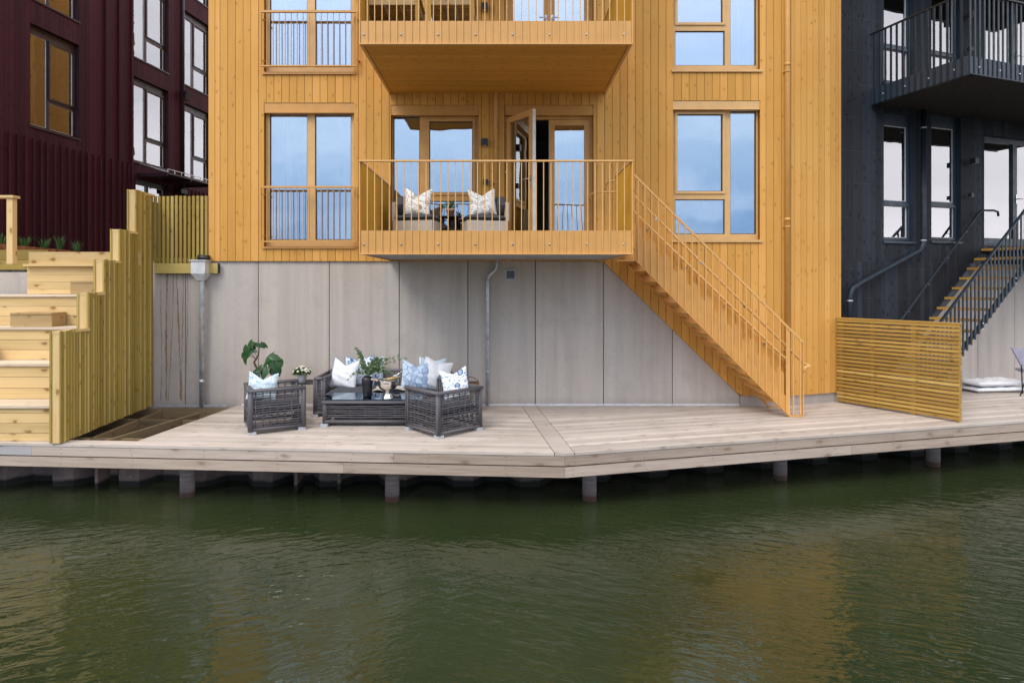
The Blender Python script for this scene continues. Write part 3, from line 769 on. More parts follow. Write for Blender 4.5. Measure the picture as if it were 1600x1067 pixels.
curtains(w_c, W3U, [(W3U[1] - .42, W3U[1] + .1)], W3U[2] - .1, W3U[3] - .1)
# balcony doors
xm = F0.u(858, OP)
dp = cells(F0, [(866, 915.5, 190, 372)])
def doorway(D, dz):
    z0, z1 = D[2] + .0, D[3]
    fr = MB(); top = z1 - .185
    for r in subtract((D[0], D[1], z0, top), [(D[0] + .045, D[1] - .045, z0 + .05, top - .05)]): fr.fbox(F0, r[0], r[1], -.15, -.07, r[2], r[3], .5)
    o = fr.build('door_frame', 'orange_frame', oh)
    h = MB(); h.fbox(F0, D[0] + .004, D[1] - .004, -.09, .012, top + .012, z1 - .004, .5); h.fbox(F0, D[0] + .004, D[1] - .004, -.09, .03, top + .002, top + .0115, .5); h.build('head_cover', 'orange_frame', o)
    return o, z0 + .055, top - .055
def leaf(name, M, wd, z0, z1, root, lever=True):
    """door leaf in local coordinates: x 0..wd, y thickness, hinge at x=0"""
    lf = MB(); pane = (.10, wd - .10, z0 + .14, z1 - .10)
    class G:                       # local frame wrapper
        pass
    for (a, b, c, d) in subtract((0, wd, z0, z1), [pane]): lf.box(a, b, -.035, .035, c, d, .5, M)
    o = lf.build(name, 'orange_frame', root)
    g = MB(); g.box(pane[0] - .01, pane[1] + .01, -.006, .006, pane[2] - .01, pane[3] + .01, .5, M); g.build('pane', 'window_glass', o)
    e = MB(); e.box(wd + .0005, wd + .004, -.034, .034, z0, z1, .5, M)
    for z in (z0 + .15, z1 - .35, z1 - .12, z0 + .6): e.box(wd + .0045, wd + .008, -.02, .02, z, z + .03, .5, M)
    e.build('edge_strip', 'white_gasket', o)
    h = MB(); zc = z0 + 1.0
    for s in ((-1, 1) if lever else ()):
        h.box(wd - .072, wd - .035, s * .036, s * .046, zc - .1, zc + .1, .5, M)
        h.tube([M @ Vector((wd - .053, s * .046, zc + .03)), M @ Vector((wd - .053, s * .10, zc + .03)), M @ Vector((wd - .18, s * .105, zc + .03))], .011, 8)
    if lever: h.build('handle', 'steel', o)
    k = MB()
    for z in (z0 + .25, (z0 + z1) / 2 + .1, z1 - .25): k.tube([M @ Vector((-.008, -.04, z)), M @ Vector((-.008, -.04, z + .1))], .010, 8)
    k.build('hinge', 'steel', o)
    return o
o_, z0, z1 = doorway(D2, 0)
a0, a1 = D2[0] + .05, D2[1] - .05; mid = xm
Mr = Matrix.Translation((a1, WALL + .11, 0)) @ Matrix.Rotation(math.pi, 4, 'Z')
leaf('balcony_door', Mr, a1 - mid, z0, z1, oh, False)
hp = Vector((a0, WALL - .0, 0)); tip = Vector(((834.5 - CX) * 10.14 / FPX, 10.14, 0)); dd = (tip - hp); an = math.atan2(dd.y, dd.x)
Ml = Matrix.Translation(hp) @ Matrix.Rotation(an, 4, 'Z')
tag(leaf('balcony_door', Ml, dd.length, z0, z1, oh), 'glazed balcony door leaf standing open')
o_, z0u, z1u = doorway(D2U, 3.02)
leaf('balcony_door', Matrix.Translation((a1, WALL + .11, 0)) @ Matrix.Rotation(math.pi, 4, 'Z'), a1 - mid, z0u, z1u, oh)
leaf('balcony_door', Matrix.Translation((a0, WALL + .11, 0)), mid - a0 - .008, z0u, z1u, oh)
# juliet railings
def juliet(dz, lab):
    a, zt = F0.at(407.5, 291, .11); b, zb = F0.at(558, 377.5, .11); zt += dz; zb += dz
    m = MB(); o0, o1 = .09, .13
    m.fbox(F0, a, b, o0, o1, zt - .035, zt, .5); m.fbox(F0, a, b, o0, o1, zb - .012, zb + .012, .5)
    for u in (a, b - .012): m.fbox(F0, u, u + .012, o0 + .002, o1 - .002, zb + .0125, zt - .0355, .5)
    for u in (a, b - .012):
        for z in (zb + .1, zt - .15): m.fbox(F0, u + .013, u + .05, .022, .10, z, z + .02, .5)
    o = m.build('juliet_railing', 'orange_metal', oh); tag(o, lab)
    n = 16
    bm = MB(); bm.fbox(F0, 0, .010, .1, .12, zb + .0125, zt - .0355, .5); bo = bm.build('baluster', 'orange_metal', o)
    bo.location.x = a + (b - a) / n
    for i in range(2, n): c = dup(bo, ((b - a) / n * (i - 1), 0, 0), o)
juliet(0, 'lower juliet railing'); juliet(3.13, 'upper juliet railing')
# wall lamps / boxes beside the balcony windows
def wbox(px, py, s, F, dz=0, root=oh, mat='black_metal', name='wall_lamp'):
    u, z = F.at(px, py, .07); z += dz
    m = MB(); m.fbox(F, u - s / 2, u + s / 2, .024, .024 + s, z - s / 2, z + s / 2, .5); o = m.build(name, mat, root)
    l = MB(); l.fbox(F, u - s * .35, u + s * .35, .03 + s * .1, .03 + s * .8, z - s / 2 - .004, z - s / 2 - .001, .5); l.build('lens', 'lens_white', o)
wbox(757, 223, .115, F0); wbox(759, 284.5, .085, F0, name='socket_box'); wbox(757, 223, .115, F0, 2.42); 
# ventilation grille
u, z = F0.at(797.5, 429.5)
m = MB(); s = .092
for r in subtract((u - s, u + s, z - s, z + s), [(u - s + .02, u + s - .02, z - s + .02, z + s - .02)]): m.fbox(F0, r[0], r[1], -.017, .012, r[2], r[3], .5)
vo = m.build('vent', 'galvanised', oh)
m = MB(); m.fbox(F0, u - s + .021, u + s - .021, -.017, -.006, z - s + .021, z + s - .021, .5)
m.build('vent_core', 'seat_dark', vo)
m = MB()
for i in range(6): zz = z - s + .034 + i * .023; m.fbox(F0, u - s + .021, u + s - .021, -.0055, .004, zz, zz + .006, .5)
m.build('louvre', 'foot_block', vo)
# downpipes
def clip(root, F, u, o, z, r, mat):
    m = MB(); m.tube([F.p(u, o, z - .012), F.p(u, o, z + .012)], r + .006, 14); m.tube([F.p(u - .03, -.01, z), F.p(u - .03 - r, o, z)], .008, 6); m.build('bracket', mat, root)
u = F0.u(762); ub = F0.u(776)
m = MB(); r = .030; o = .035
pts = [F0.p(ub, o, 2.66), F0.p(ub, o, 2.56), F0.p(ub - .006, o, 2.50), F0.p(ub - .03, o, 2.44), F0.p(u + .03, o, 2.35), F0.p(u + .006, o, 2.30), F0.p(u, o, 2.24), F0.p(u, o, .02)]
m.tube(pts, r, 14); dp1 = m.build('downpipe', 'galvanised', oh); tag(dp1, 'galvanised downpipe with a swan neck below the balcony')
clip(dp1, F0, u, o, 2.26, r, 'galvanised'); clip(dp1, F0, u, o, .62, r, 'galvanised')
m = MB(); m.tube([F0.p(ub - .01, .055, 2.86), F0.p(ub - .01, .055, 8.9)], .036, 14); dp2 = m.build('downpipe', 'orange_metal', oh); tag(dp2, 'orange downpipe between the balcony windows')
for z in (5.0, 4.0, 8.0): clip(dp2, F0, ub - .01, .055, z, .036, 'orange_metal')
u = F0.u(1230.5, .06)
m = MB(); m.tube([F0.p(u, .055, .1), F0.p(u, .055, ZT)], .046, 14)
for z in (3.32, 6.1): m.tube([F0.p(u, .055, z), F0.p(u, .055, z + .06)], .0495, 14)
dp3 = m.build('downpipe', 'orange_metal', oh); tag(dp3, 'orange downpipe at the fold of the facade')
for z in (6.0, 3.22, 1.0): clip(dp3, F0, u, .055, z, .046, 'orange_metal')
# hopper and galvanised pipe at the left corner
u, zt = F0.at(312, 408, .16); z0h = F0.at(312, 432, .16)[1]
m = MB()
m.lathe([(.043, -.36), (.043, z0h - .08), (.046, z0h - .06)], F0.p(u + .01, .10, 0), 16)
m.lathe([(.047, .42), (.047, .49)], F0.p(u + .01, .10, 0), 16)
hp_ = m.build('downpipe', 'galvanised', oh); tag(hp_, 'galvanised downpipe with square rainwater hopper')
m = MB()
def ring(s, z): return [F0.p(u + sx * s, .10 + sy * s, z) for sx, sy in ((-1, -1), (1, -1), (1, 1), (-1, 1))]
lv = [ring(.055, z0h - .07), ring(.125, z0h + .05), ring(.125, zt), ring(.145, zt + .001), ring(.145, zt + .018), ring(.11, zt + .018), ring(.11, zt - .1)]
for A, B in zip(lv, lv[1:]):
    for i in range(4): m.poly([A[i], A[(i + 1) % 4], B[(i + 1) % 4], B[i]], .5)
m.poly(list(reversed(lv[-1])), .5); m.poly(lv[0], .5)
m.build('hopper', 'hopper_grey', hp_)
m = MB(); m.tube([F0.p(u + .14, .08, zt + .05), F0.p(u - .05, .12, zt + .06)], .055, 12); m.build('outlet', 'black_metal', hp_)

# ------------------------------------------------------------------ balconies
def balcony(dz, soffit, lab, stair):
    d0 = 8.51; X0, X1 = (561.5 - CX) * d0 / FPX, (988.5 - CX) * d0 / FPX
    yb = d0; zb, zf, zr = 2.625 + dz, 2.955 + dz, 3.96 + dz
    zfl = zb + .235
    m = MB(); m.box(X0 + .02, X1 - .02, yb + .035, WALL - .026, zb + .03, zfl, .5)
    o = m.build('balcony', 'grey_slab' if not stair else 'grey_slab', oh); tag(o, lab)
    # underside: a frame and a lining
    s = MB()
    if soffit == 'orange_soffit':
        y = yb + .05; 
        while y < WALL - .03:
            s.box(X0 + .05, X1 - .05, y + .004, min(y + .098, WALL - .028), zb + .004, zb + .028); y += .1
    else: s.box(X0 + .05, X1 - .05, yb + .05, WALL - .028, zb + .004, zb + .028, .5)
    s.build('soffit', soffit, o)
    t = MB(); t.box(X0, X1, yb - .012, yb + .04, zb - .012, zb + .003, .5)
    t.box(X0, X0 + .045, yb + .041, WALL - .027, zb - .012, zb + .003, .5); t.box(X1 - .045, X1, yb + .041, WALL - .027, zb - .012, zb + .003, .5)
    t.build('edge_angle', 'orange_metal_light', o)
    f = MB(); f.box(X0 + .012, X1 - .012, yb + .016, yb + .024, zb + .0035, zf, .4)
    f.build('fascia_plate', 'orange_metal', o)
    sx = MB(); sx.box(X0 + .010, X0 + .018, yb + .03, WALL - .03, zb + .004, zr - .02, .4)
    sx.build('side_screen', 'ochre_panel', o)
    ye = 9.74 if stair else WALL - .03
    sx = MB(); sx.box(X1 - .018, X1 - .010, yb + .03, ye, zb + .004, zr - .02, .4)
    sx.build('side_screen', 'ochre_panel', o)
    tr = MB(); tr.box(X0 - .01, X1 + .01, yb - .012, yb + .034, zr - .02, zr + .002, .5)
    tr.box(X0 - .01, X0 + .03, yb + .035, WALL - .027, zr - .019, zr + .001, .5); tr.box(X1 - .03, X1 + .01, yb + .035, ye, zr - .019, zr + .001, .5)
    tr.build('top_rail', 'orange_metal_light', o)
    ps = MB(); ps.box(X0 - .004, X0 + .009, yb - .002, yb + .10, zb + .004, zr - .0205, .5); ps.build('post', 'orange_metal_light', o)
    ps = MB(); ps.box(X1 - .009, X1 + .004, yb - .002, yb + .10, zb + .004, zr - .0205, .5); ps.build('post', 'orange_metal_light', o)
    n = 37; st = (X1 - X0 - .02) / n
    b = MB(); b.box(X0 + .002 + st, X0 + .014 + st, yb - .002, yb + .015, zb + .0035, zr - .0205, .5); bo = b.build('baluster', 'orange_metal_light', o)
    for i in range(2, n): dup(bo, (st * (i - 1), 0, 0), o)
    # side balusters, proud of the screens
    b = MB(); b.box(X0 - .001, X0 + .0095, yb + .16, yb + .178, zb + .004, zr - .0205, .5); bs = b.build('baluster', 'orange_metal_light', o)
    for i in range(1, 18): dup(bs, (0, .118 * i, 0), o)
    q = MB(); q.tube([(X0 + .06, yb + .016, zb + .135), (X0 + .06, yb + .010, zb + .135), (X0 + .06, yb + .004, zb + .135)], [.016, .016, .009], 10); q.tube([(X0 + .06, yb + .004, zb + .135), (X0 + .06, yb - .006, zb + .135)], .008, 6)
    qo = q.build('bolt', 'steel', o)
    for i in range(1, 8): dup(qo, ((X1 - X0 - .18) / 7 * i, 0, 0), o)
    return X0, X1, zfl
BX0, BX1, BFL = balcony(0, 'grey_slab', 'lower balcony', True)
balcony(3.0, 'orange_soffit', 'upper balcony with a boarded underside', False)
balcony(6.02, 'orange_soffit', 'topmost balcony', False)

# ================================================================== ORANGE STAIRS
es = empty('external_staircase', (3.5, 10.2, 0), 'orange steel outdoor staircase from the balcony down to the deck', 'staircase')
DN, DFAR = 9.85, 10.62
XT, ZTOP = (991 - CX) * DN / FPX, 2.60
XB = (1232 - CX) * DN / FPX
def zs(x): return ZTOP + (x - XT) * (0.03 - ZTOP) / (XB - XT)
XE = (1254 - CX) * DN / FPX
for y in (DN, DFAR):
    m = MB()
    P = []
    for z in (-.012, .012):
        pass
    m.hexa([(XT, y - .05, zs(XT) - .010), (XB, y - .05, .004), (XT, y + .01, zs(XT) - .010), (XB, y + .01, .004), (XT, y - .05, zs(XT) + .008), (XB, y - .05, .022), (XT, y + .01, zs(XT) + .008), (XB, y + .01, .022)], .5)
    m.hexa([(XT, y, zs(XT) + .0085), (XB, y, .0225), (XT, y + .008, zs(XT) + .0085), (XB, y + .008, .0225), (XT, y, zs(XT) + .235), (XB, y, .30), (XT, y + .008, zs(XT) + .235), (XB, y + .008, .30)], .5)
    m.box(XB + .001, XE, y - .05, y + .01, .004, .022, .5)
    m.build('stringer', 'orange_metal', es)
m = MB(); m.box(BX1 + .012, XT + .02, DN - .04, DFAR, ZTOP + .17, ZTOP + .20, .5); m.box(BX1 + .012, XT - .001, DN - .05, DN + .01, ZTOP - .03, ZTOP - .01, .5); m.build('landing', 'orange_metal', es)
NT = 14
for i in range(NT):
    f = (i + .7) / (NT + .4); x = XT + (XB - XT) * f; z = zs(x) + .11
    m = MB(); m.box(x - .13, x + .15, DN + .009, DFAR - .001, z - .004, z + .0, .5); m.box(x - .13, x - .126, DN + .009, DFAR - .001, z - .05, z - .0045, .5); m.box(x + .146, x + .15, DN + .009, DFAR - .001, z - .05, z - .0045, .5)
    m.build('tread', 'orange_metal', es)
# near railing
RT = lambda x: EYE + (CY - (273.5 + (x * FPX / DN + CX - 991) * (537 - 273.5) / (1256 - 991))) * DN / FPX
m = MB(); m.bar((XT - .01, DN - .01, RT(XT)), (XE + .005, DN - .01, RT(XE)), .035, .032); m.box(XE - .006, XE + .006, DN - .03, DN + .01, .0225, RT(XE) - .012, .5)
m.build('top_rail', 'orange_metal_light', es)
nb = 25
for i in range(nb):
    x = XT + .06 + (XE - .05 - XT - .06) * i / (nb - 1); zb = (zs(x) if x < XB else .02) + .012; wdt = .0085
    m = MB(); m.box(x - wdt, x + wdt, DN - .028, DN - .008, zb, RT(x) - .013, .5); m.build('baluster', 'orange_metal_light', es)
# staggered flat screens behind the balusters
for i in range(22):
    x0 = XT + .012 + i * .118; x1 = x0 + .112
    if x1 > XB: break
    m = MB(); zt = zs(x0) + .62 - (.12 if i % 2 else 0)
    m.hexa([(x0, DN + .012, zs(x0) + .03), (x1, DN + .012, zs(x1) + .03), (x0, DN + .016, zs(x0) + .03), (x1, DN + .016, zs(x1) + .03), (x0, DN + .012, zt), (x1, DN + .012, zt - (zs(x0) - zs(x1))), (x0, DN + .016, zt), (x1, DN + .016, zt - (zs(x0) - zs(x1)))], .5)
    m.build('screen_plate', 'orange_metal', es)
# newel plate at the foot
m = MB(); xn = (1231 - CX) * DN / FPX; m.box(xn - .03, xn + .03, DN - .012, DN - .004, .0225, RT(xn) - .013, .5); m.build('newel_plate', 'orange_metal_light', es)
# handrails, round, with brackets and returned ends
def hr(y, a, b, dn, ends, name='handrail'):
    pa, pb = at(a[0], a[1], y), at(b[0], b[1], y)
    m = MB(); m.tube([pa] + [pb] + [Vector(e) for e in ends(pb)], .021, 10)
    o = m.build(name, 'orange_metal_light', es)
    for f in (.12, .38, .64, .9):
        p = pa.lerp(pb, f); k = MB(); k.tube([p - Vector((0, 0, .018)), p + Vector((.0, dn * .5, -.06)), p + Vector((0, dn, -.06))], .007, 6); k.tube([p + Vector((0, dn * .98, -.06)), p + Vector((0, dn, -.06))], .02, 8); k.build('bracket', 'steel', o)
    return o
hr(DN + .09, (991, 306.5), (1256, 568), -.08, lambda p: [p + Vector((.05, 0, -.02)), p + Vector((.07, -.05, -.03)), p + Vector((.05, -.10, -.03)), p + Vector((-.04, -.13, -.04)), p + Vector((-.06, -.13, -.12))])
hr(DFAR - .02, (985, 326), (1222, 556), .1, lambda p: [p + Vector((.05, 0, -.03)), p + Vector((.085, 0, -.08)), p + Vector((.09, .03, -.2)), p + Vector((.09, .08, -.22))])
# start of the wall handrail on the balcony
m = MB(); m.tube([at(920, 313, 10.6), at(921, 307, 10.55), at(924, 303, 10.5), at(932, 300.5, 10.4), at(985, 300, 10.2)], .02, 8); m.tube([at(945, 300, 10.5), at(946, 290, 10.45), at(952, 284, 10.4), at(962, 282, 10.35)], .018, 8)
m.build('handrail', 'orange_metal_light', es)

# ================================================================== NAVY HOUSE
nh = empty('navy_house', tuple(F1.p(4, 0, 0)), 'dark navy timber house with black balcony and outdoor stairs', 'house')
UE = 9.0
wa = rf(F1, 1380, 1427, 178, 377, -.05, 1400); wb = rf(F1, 1454.5, 1500, 182, 377, -.05, 1476); wd = rf(F1, 1537, 1642, 214, 384, -.05, 1560)
HN = [wa, wb, wd] + up([wa, wb, wd], 3.07)
NB = 2.62
m = MB(); clad(m, F1, UO + .01, UE, lambda u: NB, ZT, HN, .118, o0=-.06, o1=-.038, gap=.004, joints=0); m.build('cladding', 'navy_paint', nh)
m = MB(); backing(m, F1, UO + .01, UE, lambda u: NB, ZT, HN, -.26, -.061); m.build('wall', 'navy_frame', nh)
# the cladding drops down the wall beside the stairs
m = MB()
us0 = UO + .01
clad(m, F1, us0, 5.6, lambda u: .3 if u < 2.3 else min(NB, .3 + (u - 2.3) * .925), NB, [], .118, o0=-.06, o1=-.038, gap=.004, joints=0); m.build('cladding', 'navy_paint', nh)
m = MB(); m.fbox(F1, us0, 2.30, -.1, -.061, .3, NB - .001, .5)
m.fbox(F1, 2.301, 4.78, -.1, -.061, .3, NB - .001, .5, z0b=NB - .003); m.build('wall', 'navy_frame', nh)
prev = us0
for px in (1536, 1594, 1650, 1720):
    u = F1.u(px); m = MB(); m.fbox(F1, prev + .006, u - .006, -.24, -.102, -.6, NB - .003, random.random()); m.build('concrete_panel', 'concrete', nh); prev = u
m = MB(); m.fbox(F1, us0, UE, -.3, -.245, -.6, NB - .01, .5); m.build('seam_backing', 'black_metal', nh)
NLS = []
for row, py in enumerate((28, 80, 132, 184, 236, 286, 340, 420, 466)):
    z = F1.at(1345, py)[1]; u = us0 + .05
    while u < UE - .2:
        for du in (0, .055):
            pos = (u + du, z)
            if not any(h[0] - .05 < pos[0] < h[1] + .05 and h[2] - .05 < z < h[3] + .05 for h in HN) and z > 1.0 + max(0, (u - 2.05)) and random.random() < .8:
                NLS.append(F1.p(pos[0], -.038, z + random.uniform(-.004, .004)))
        u += .118
NLS.sort(key=lambda p: (p - Vector((0, 0, EYE))).length)
m = MB(); m.tube([Vector((0, 0, 0)), F1.n * .0045], .0038, 6); n0 = m.build('nail_head', 'nail_grey', nh); n0.location = NLS[0]
for p in NLS[1:100]: c = n0.copy(); COL.objects.link(c); c.location = p
m = MB()
for p in NLS[100:]: m.tube([p, p + F1.n * .0045], .0038, 6)
tag(m.build('nail_heads', 'nail_grey', nh), kind='stuff')
rooms(F1, UO + .1, UE - .1, [2.98, 6.03, 9.1], nh, 3.0, 'curtain')
ND = (-.19, -.12)
for k, rr in enumerate((wa, wb)):
    for dz in (0, 3.07):
        a, b, c, d = rr; c += dz; d += dz
        zr1, zr0 = c + .77, c + .70
        pn = [(a + .07, b - .075, c + .075, c + .70), (a + .055, b - .09, c + .80, d - .22)]
        w_ = window(nh, F1, (a, b, c, d), pn, 'navy_frame', [pn[0]], True, None, depth=ND, sill_out=-.01)
        q = MB(); q.fbox(F1, a + .1, b - .1, -.42, -.40, c + (.06 if k else .9), d - .5, .5); q.build('blind', 'curtain', w_)
for dz in (0, 3.07):
    a, b, c, d = wd; c += dz; d += dz; mdu = (a + b) / 2
    fr = MB()
    for r in subtract((a, b, c, d), [(a + .04, b - .04, c + .04, d - .04)]): fr.fbox(F1, r[0], r[1], ND[0], ND[1], r[2], r[3], .5)
    fo = fr.build('door_frame', 'navy_frame', nh)
    for (p, q) in ((a + .042, mdu - .003), (mdu + .003, b - .042)):
        lf = MB(); pn = (p + .06, q - .06, c + .16, d - .11)
        for r in subtract((p, q, c + .042, d - .042), [pn]): lf.fbox(F1, r[0], r[1], ND[0] + .01, ND[1] + .012, r[2], r[3], .5)
        lo = lf.build('balcony_door', 'navy_frame', nh)
        g = MB(); g.fbox(F1, pn[0] - .01, pn[1] + .01, -.16, -.15, pn[2] - .01, pn[3] + .01, .5); g.build('pane', 'window_glass_pale', lo)
        g = MB(); g.fbox(F1, pn[0] + .02, pn[0] + (pn[1] - pn[0]) * .9, -.45, -.44, pn[2], pn[3], .5); g.build('curtain', 'curtain', lo)
        if p > mdu:
            h = MB(); zc = c + 1.02; uh = p + .03; h.fbox(F1, uh - .016, uh + .016, ND[1] + .013, ND[1] + .022, zc - .1, zc + .1, .5); h.tube([F1.p(uh, ND[1] + .02, zc), F1.p(uh, ND[1] + .07, zc), F1.p(uh + .12, ND[1] + .07, zc)], .01, 8); h.build('handle', 'steel', lo)
for (px, py, s) in ((1522, 252, .11), (1518, 305, .075), (1517, 24, .11), (1517, 77, .075)): wbox(px, py, s, F1, 0, nh)
# grey downpipe with a long offset
m = MB(); o = .05
def n1(px, py): u, z = F1.at(px, py, o); return F1.p(u, o, z)
m.tube([n1(1443, 165), n1(1443, 372), n1(1442, 384), n1(1436, 392), n1(1345, 442), n1(1332, 451), n1(1328, 463), n1(1328, 545)], .045, 14)
npipe = m.build('downpipe', 'navy_metal', nh)
for q in ((1443, 376), (1328, 470), (1443, 200)):
    k = MB(); p = n1(*q); k.tube([p + Vector((0, 0, -.012)), p + Vector((0, 0, .012))], .052, 12); k.build('bracket', 'galvanised', npipe)
# balcony
ub0, ub1, dep = 2.03, 8.8, 1.72; zb = 5.63; zr = zb + 1.36; zf = zb + .30
def nbalcony(zb):
    zr = zb + 1.36; zf = zb + .30
    m = MB(); m.fbox(F1, ub0 + .02, ub1, -.03, dep - .03, zb + .02, zb + .25, .5); o = m.build('balcony', 'navy_metal', nh)
    m = MB(); m.fbox(F1, ub0 + .03, ub1, -.03, dep - .04, zb + .002, zb + .0195, .5); m.build('soffit', 'dark_soffit', o)
    m = MB(); m.fbox(F1, ub0, ub1, dep, dep + .05, zb - .014, zb + .001, .5); m.fbox(F1, ub0 - .002, ub0 + .05, -.03, dep - .001, zb - .014, zb + .001, .5); m.build('edge_angle', 'navy_metal', o)
    m = MB(); m.fbox(F1, ub0, ub1, dep - .008, dep, zb + .002, zf, .5); m.fbox(F1, ub0, ub0 + .008, -.03, dep - .009, zb + .002, zf, .5); m.build('fascia_plate', 'navy_frame', o)
    m = MB(); m.fbox(F1, ub0 - .02, ub1, dep - .01, dep + .035, zr - .025, zr, .5); m.fbox(F1, ub0 - .02, ub0 + .025, -.03, dep - .011, zr - .025, zr, .5); m.build('top_rail', 'black_metal', o)
    for F_, n, kind in ((F1, 15, 's'), (F1, 40, 'f')):
        for i in range(n):
            b = MB()
            if kind == 's': oo = .02 + i * .113; b.fbox(F1, ub0 - .014, ub0 - .001, oo, oo + .038, zb + .002, zr - .026, .5)
            else: uu = ub0 + .02 + i * .113; b.fbox(F1, uu, uu + .038, dep + .001, dep + .014, zb + .002, zr - .026, .5)
            b.build('baluster', 'navy_metal', o)
    for i in range(4):
        b = MB(); oo = .22 + i * .43; b.tube([F1.p(ub0 - .001, oo, zb + .14), F1.p(ub0 - .018, oo, zb + .14)], .012, 8); b.build('bolt', 'galvanised', o)
    for i in range(6):
        b = MB(); uu = ub0 + .25 + i * .5; b.tube([F1.p(uu, dep + .001, zb + .14), F1.p(uu, dep + .018, zb + .14)], .012, 8); b.build('bolt', 'galvanised', o)
nbalcony(5.63); nbalcony(8.75)
# navy stairs
ns = empty('external_staircase', tuple(F1.p(3.3, .5, 0)), 'navy steel outdoor staircase with timber treads up to the dark house', 'staircase')
UB, ZUP, UTOP = 1.90, 2.95, 5.09
def zq(u): return (u - UB) * ZUP / (UTOP - UB)
for o in (.05, .98):
    m = MB()
    def q4(o0, o1, lo, hi):
        m.hexa([F1.p(UB, o0, max(zq(UB) + lo, .0)), F1.p(UTOP, o0, zq(UTOP) + lo), F1.p(UB, o1, max(zq(UB) + lo, .0)), F1.p(UTOP, o1, zq(UTOP) + lo),
                F1.p(UB, o0, zq(UB) + hi), F1.p(UTOP, o0, zq(UTOP) + hi), F1.p(UB, o1, zq(UB) + hi), F1.p(UTOP, o1, zq(UTOP) + hi)], .5)
    q4(o, o + .012, -.18, .06); m.build('stringer', 'navy_metal', ns)
NT2 = 15
for i in range(NT2):
    u = UB + (UTOP - UB) * (i + .9) / NT2; z = ZUP * (i + .9) / NT2 - .01
    m = MB(); m.fbox(F1, u - .15, u - .01, .07, .97, z - .045, z); m.fbox(F1, u + .0, u + .14, .07, .97, z - .045, z); m.build('tread', 'tread_wood', ns)
m = MB(); m.fbox(F1, UTOP + .16, 8.6, .0, 1.0, ZUP - .15, ZUP - .001, .5); m.build('landing', 'navy_metal', ns)
RT2 = lambda u: zq(u) + 1.08
m = MB(); m.bar(F1.p(UB, 1.03, RT2(UB)), F1.p(UTOP + .25, 1.03, RT2(UTOP + .25)), .045, .03); m.build('top_rail', 'navy_metal', ns)
n = 33
for i in range(n):
    u = UB + .05 + (UTOP + .2 - UB - .05) * i / (n - 1); m = MB(); m.fbox(F1, u - .021, u + .021, .993, 1.006, max(.0, zq(u) - .12), RT2(u) - .016, .5); m.build('baluster', 'navy_metal', ns)
for f in (.22, .5, .78):
    u = UB + (UTOP - UB) * f
    for dz in (-.1, .0): m = MB(); m.tube([F1.p(u, 1.0062, zq(u) + dz), F1.p(u, 1.02, zq(u) + dz)], .012, 8); m.build('bolt', 'galvanised', ns)
def n2(px, py, o): u, z = F1.at(px, py, o); return F1.p(u, o, z)
m = MB(); pa, pb = n2(1408, 500, .05), n2(1528, 335, .05); m.tube([pa - (pb - pa) * .6, pa, pb, n2(1536, 329, .05), n2(1552, 329, .05), n2(1559, 331, .05), n2(1560, 338, .05)], .022, 10); h_ = m.build('handrail', 'navy_metal', ns)
for f in (.1, .35, .6, .85):
    p = pa.lerp(pb, f); k = MB(); k.tube([p, p + Vector((0, 0, -.06)), p + Vector((0, 0, -.06)) - F1.n * .085], .007, 6); k.build('bracket', 'galvanised', h_)

# ================================================================== BURGUNDY HOUSE
bh = empty('burgundy_house', tuple(FB.p(UB0 + 3, 0, 2.5)), 'dark burgundy timber house with tall windows, behind the timber steps', 'house')
def bwin(px0, px1, zlo, zhi): return (FB.u(px0), FB.u(px1), zlo, zhi)
b1 = (FB.u(46), FB.u(122.5), 5.98, 8.42); b2 = (FB.u(208), FB.u(262), 5.80, 8.28); b3 = (FB.u(287), FB.u(328.5), 5.72, 8.15)
DX = (FB.u(211), FB.u(262), 2.55, 5.30)
HB = [b1, b2, b3] + up([b1, b2, b3], 3.05) + up([b1, b2, b3], 6.10) + [DX]
UB1, UB2 = UB0 - 1.5, FB.u(345) + 4
ZTB = 16.5
m = MB(); clad(m, FB, UB1, UB2, lambda u: 2.4, ZTB, HB, .13, gap=.004, joints=0); m.build('cladding', 'burgundy_paint', bh)
m = MB(); backing(m, FB, UB1, UB2, lambda u: 2.4, ZTB, HB, -.25, -.001); m.build('wall', 'burgundy_frame', bh)
u = UB1 + .1
while u < UB2 - .1:
    if not (DX[0] - .25 < u < DX[1] + .15):
        h = 5.68 if u < FB.u(206) else 5.35
        m = MB(); m.fbox(FB, u, u + .045, .023, .06, 2.5, h); m.build('batten', 'burgundy_paint', bh)
    u += .2 if random.random() > .15 else .16
for px in (163, 184, 204): u = FB.u(px); m = MB(); m.fbox(FB, u - .03, u + .03, .0235, .075, 2.5, ZTB); m.build('trim_board', 'burgundy_paint', bh)
for (a, b, c, d) in HB[:9]:
    w_ = b - a; h_ = d - c
    mu_ = a + w_ * .42
    pn = [(a + .06, mu_ - .035, c + .06, d - .2), (mu_ + .05, b - .08, c + h_ * .34, d - .24), (mu_ + .035, b - .065, c + .06, c + h_ * .29)]
    o = window(bh, FB, (a, b, c, d), pn, 'burgundy_frame', [pn[1]], True, None, depth=(-.17, -.09), sill_out=.045)
    if a > FB.u(150):
        q = MB(); q.fbox(FB, a + .05, b - .05, -.5, -.49, c, d - .1, .5); q.build('blind', 'curtain', o)
rooms(FB, UB1, UB2, [2.5, 5.45, 8.55, 11.6, 16.4], bh, 3.0)
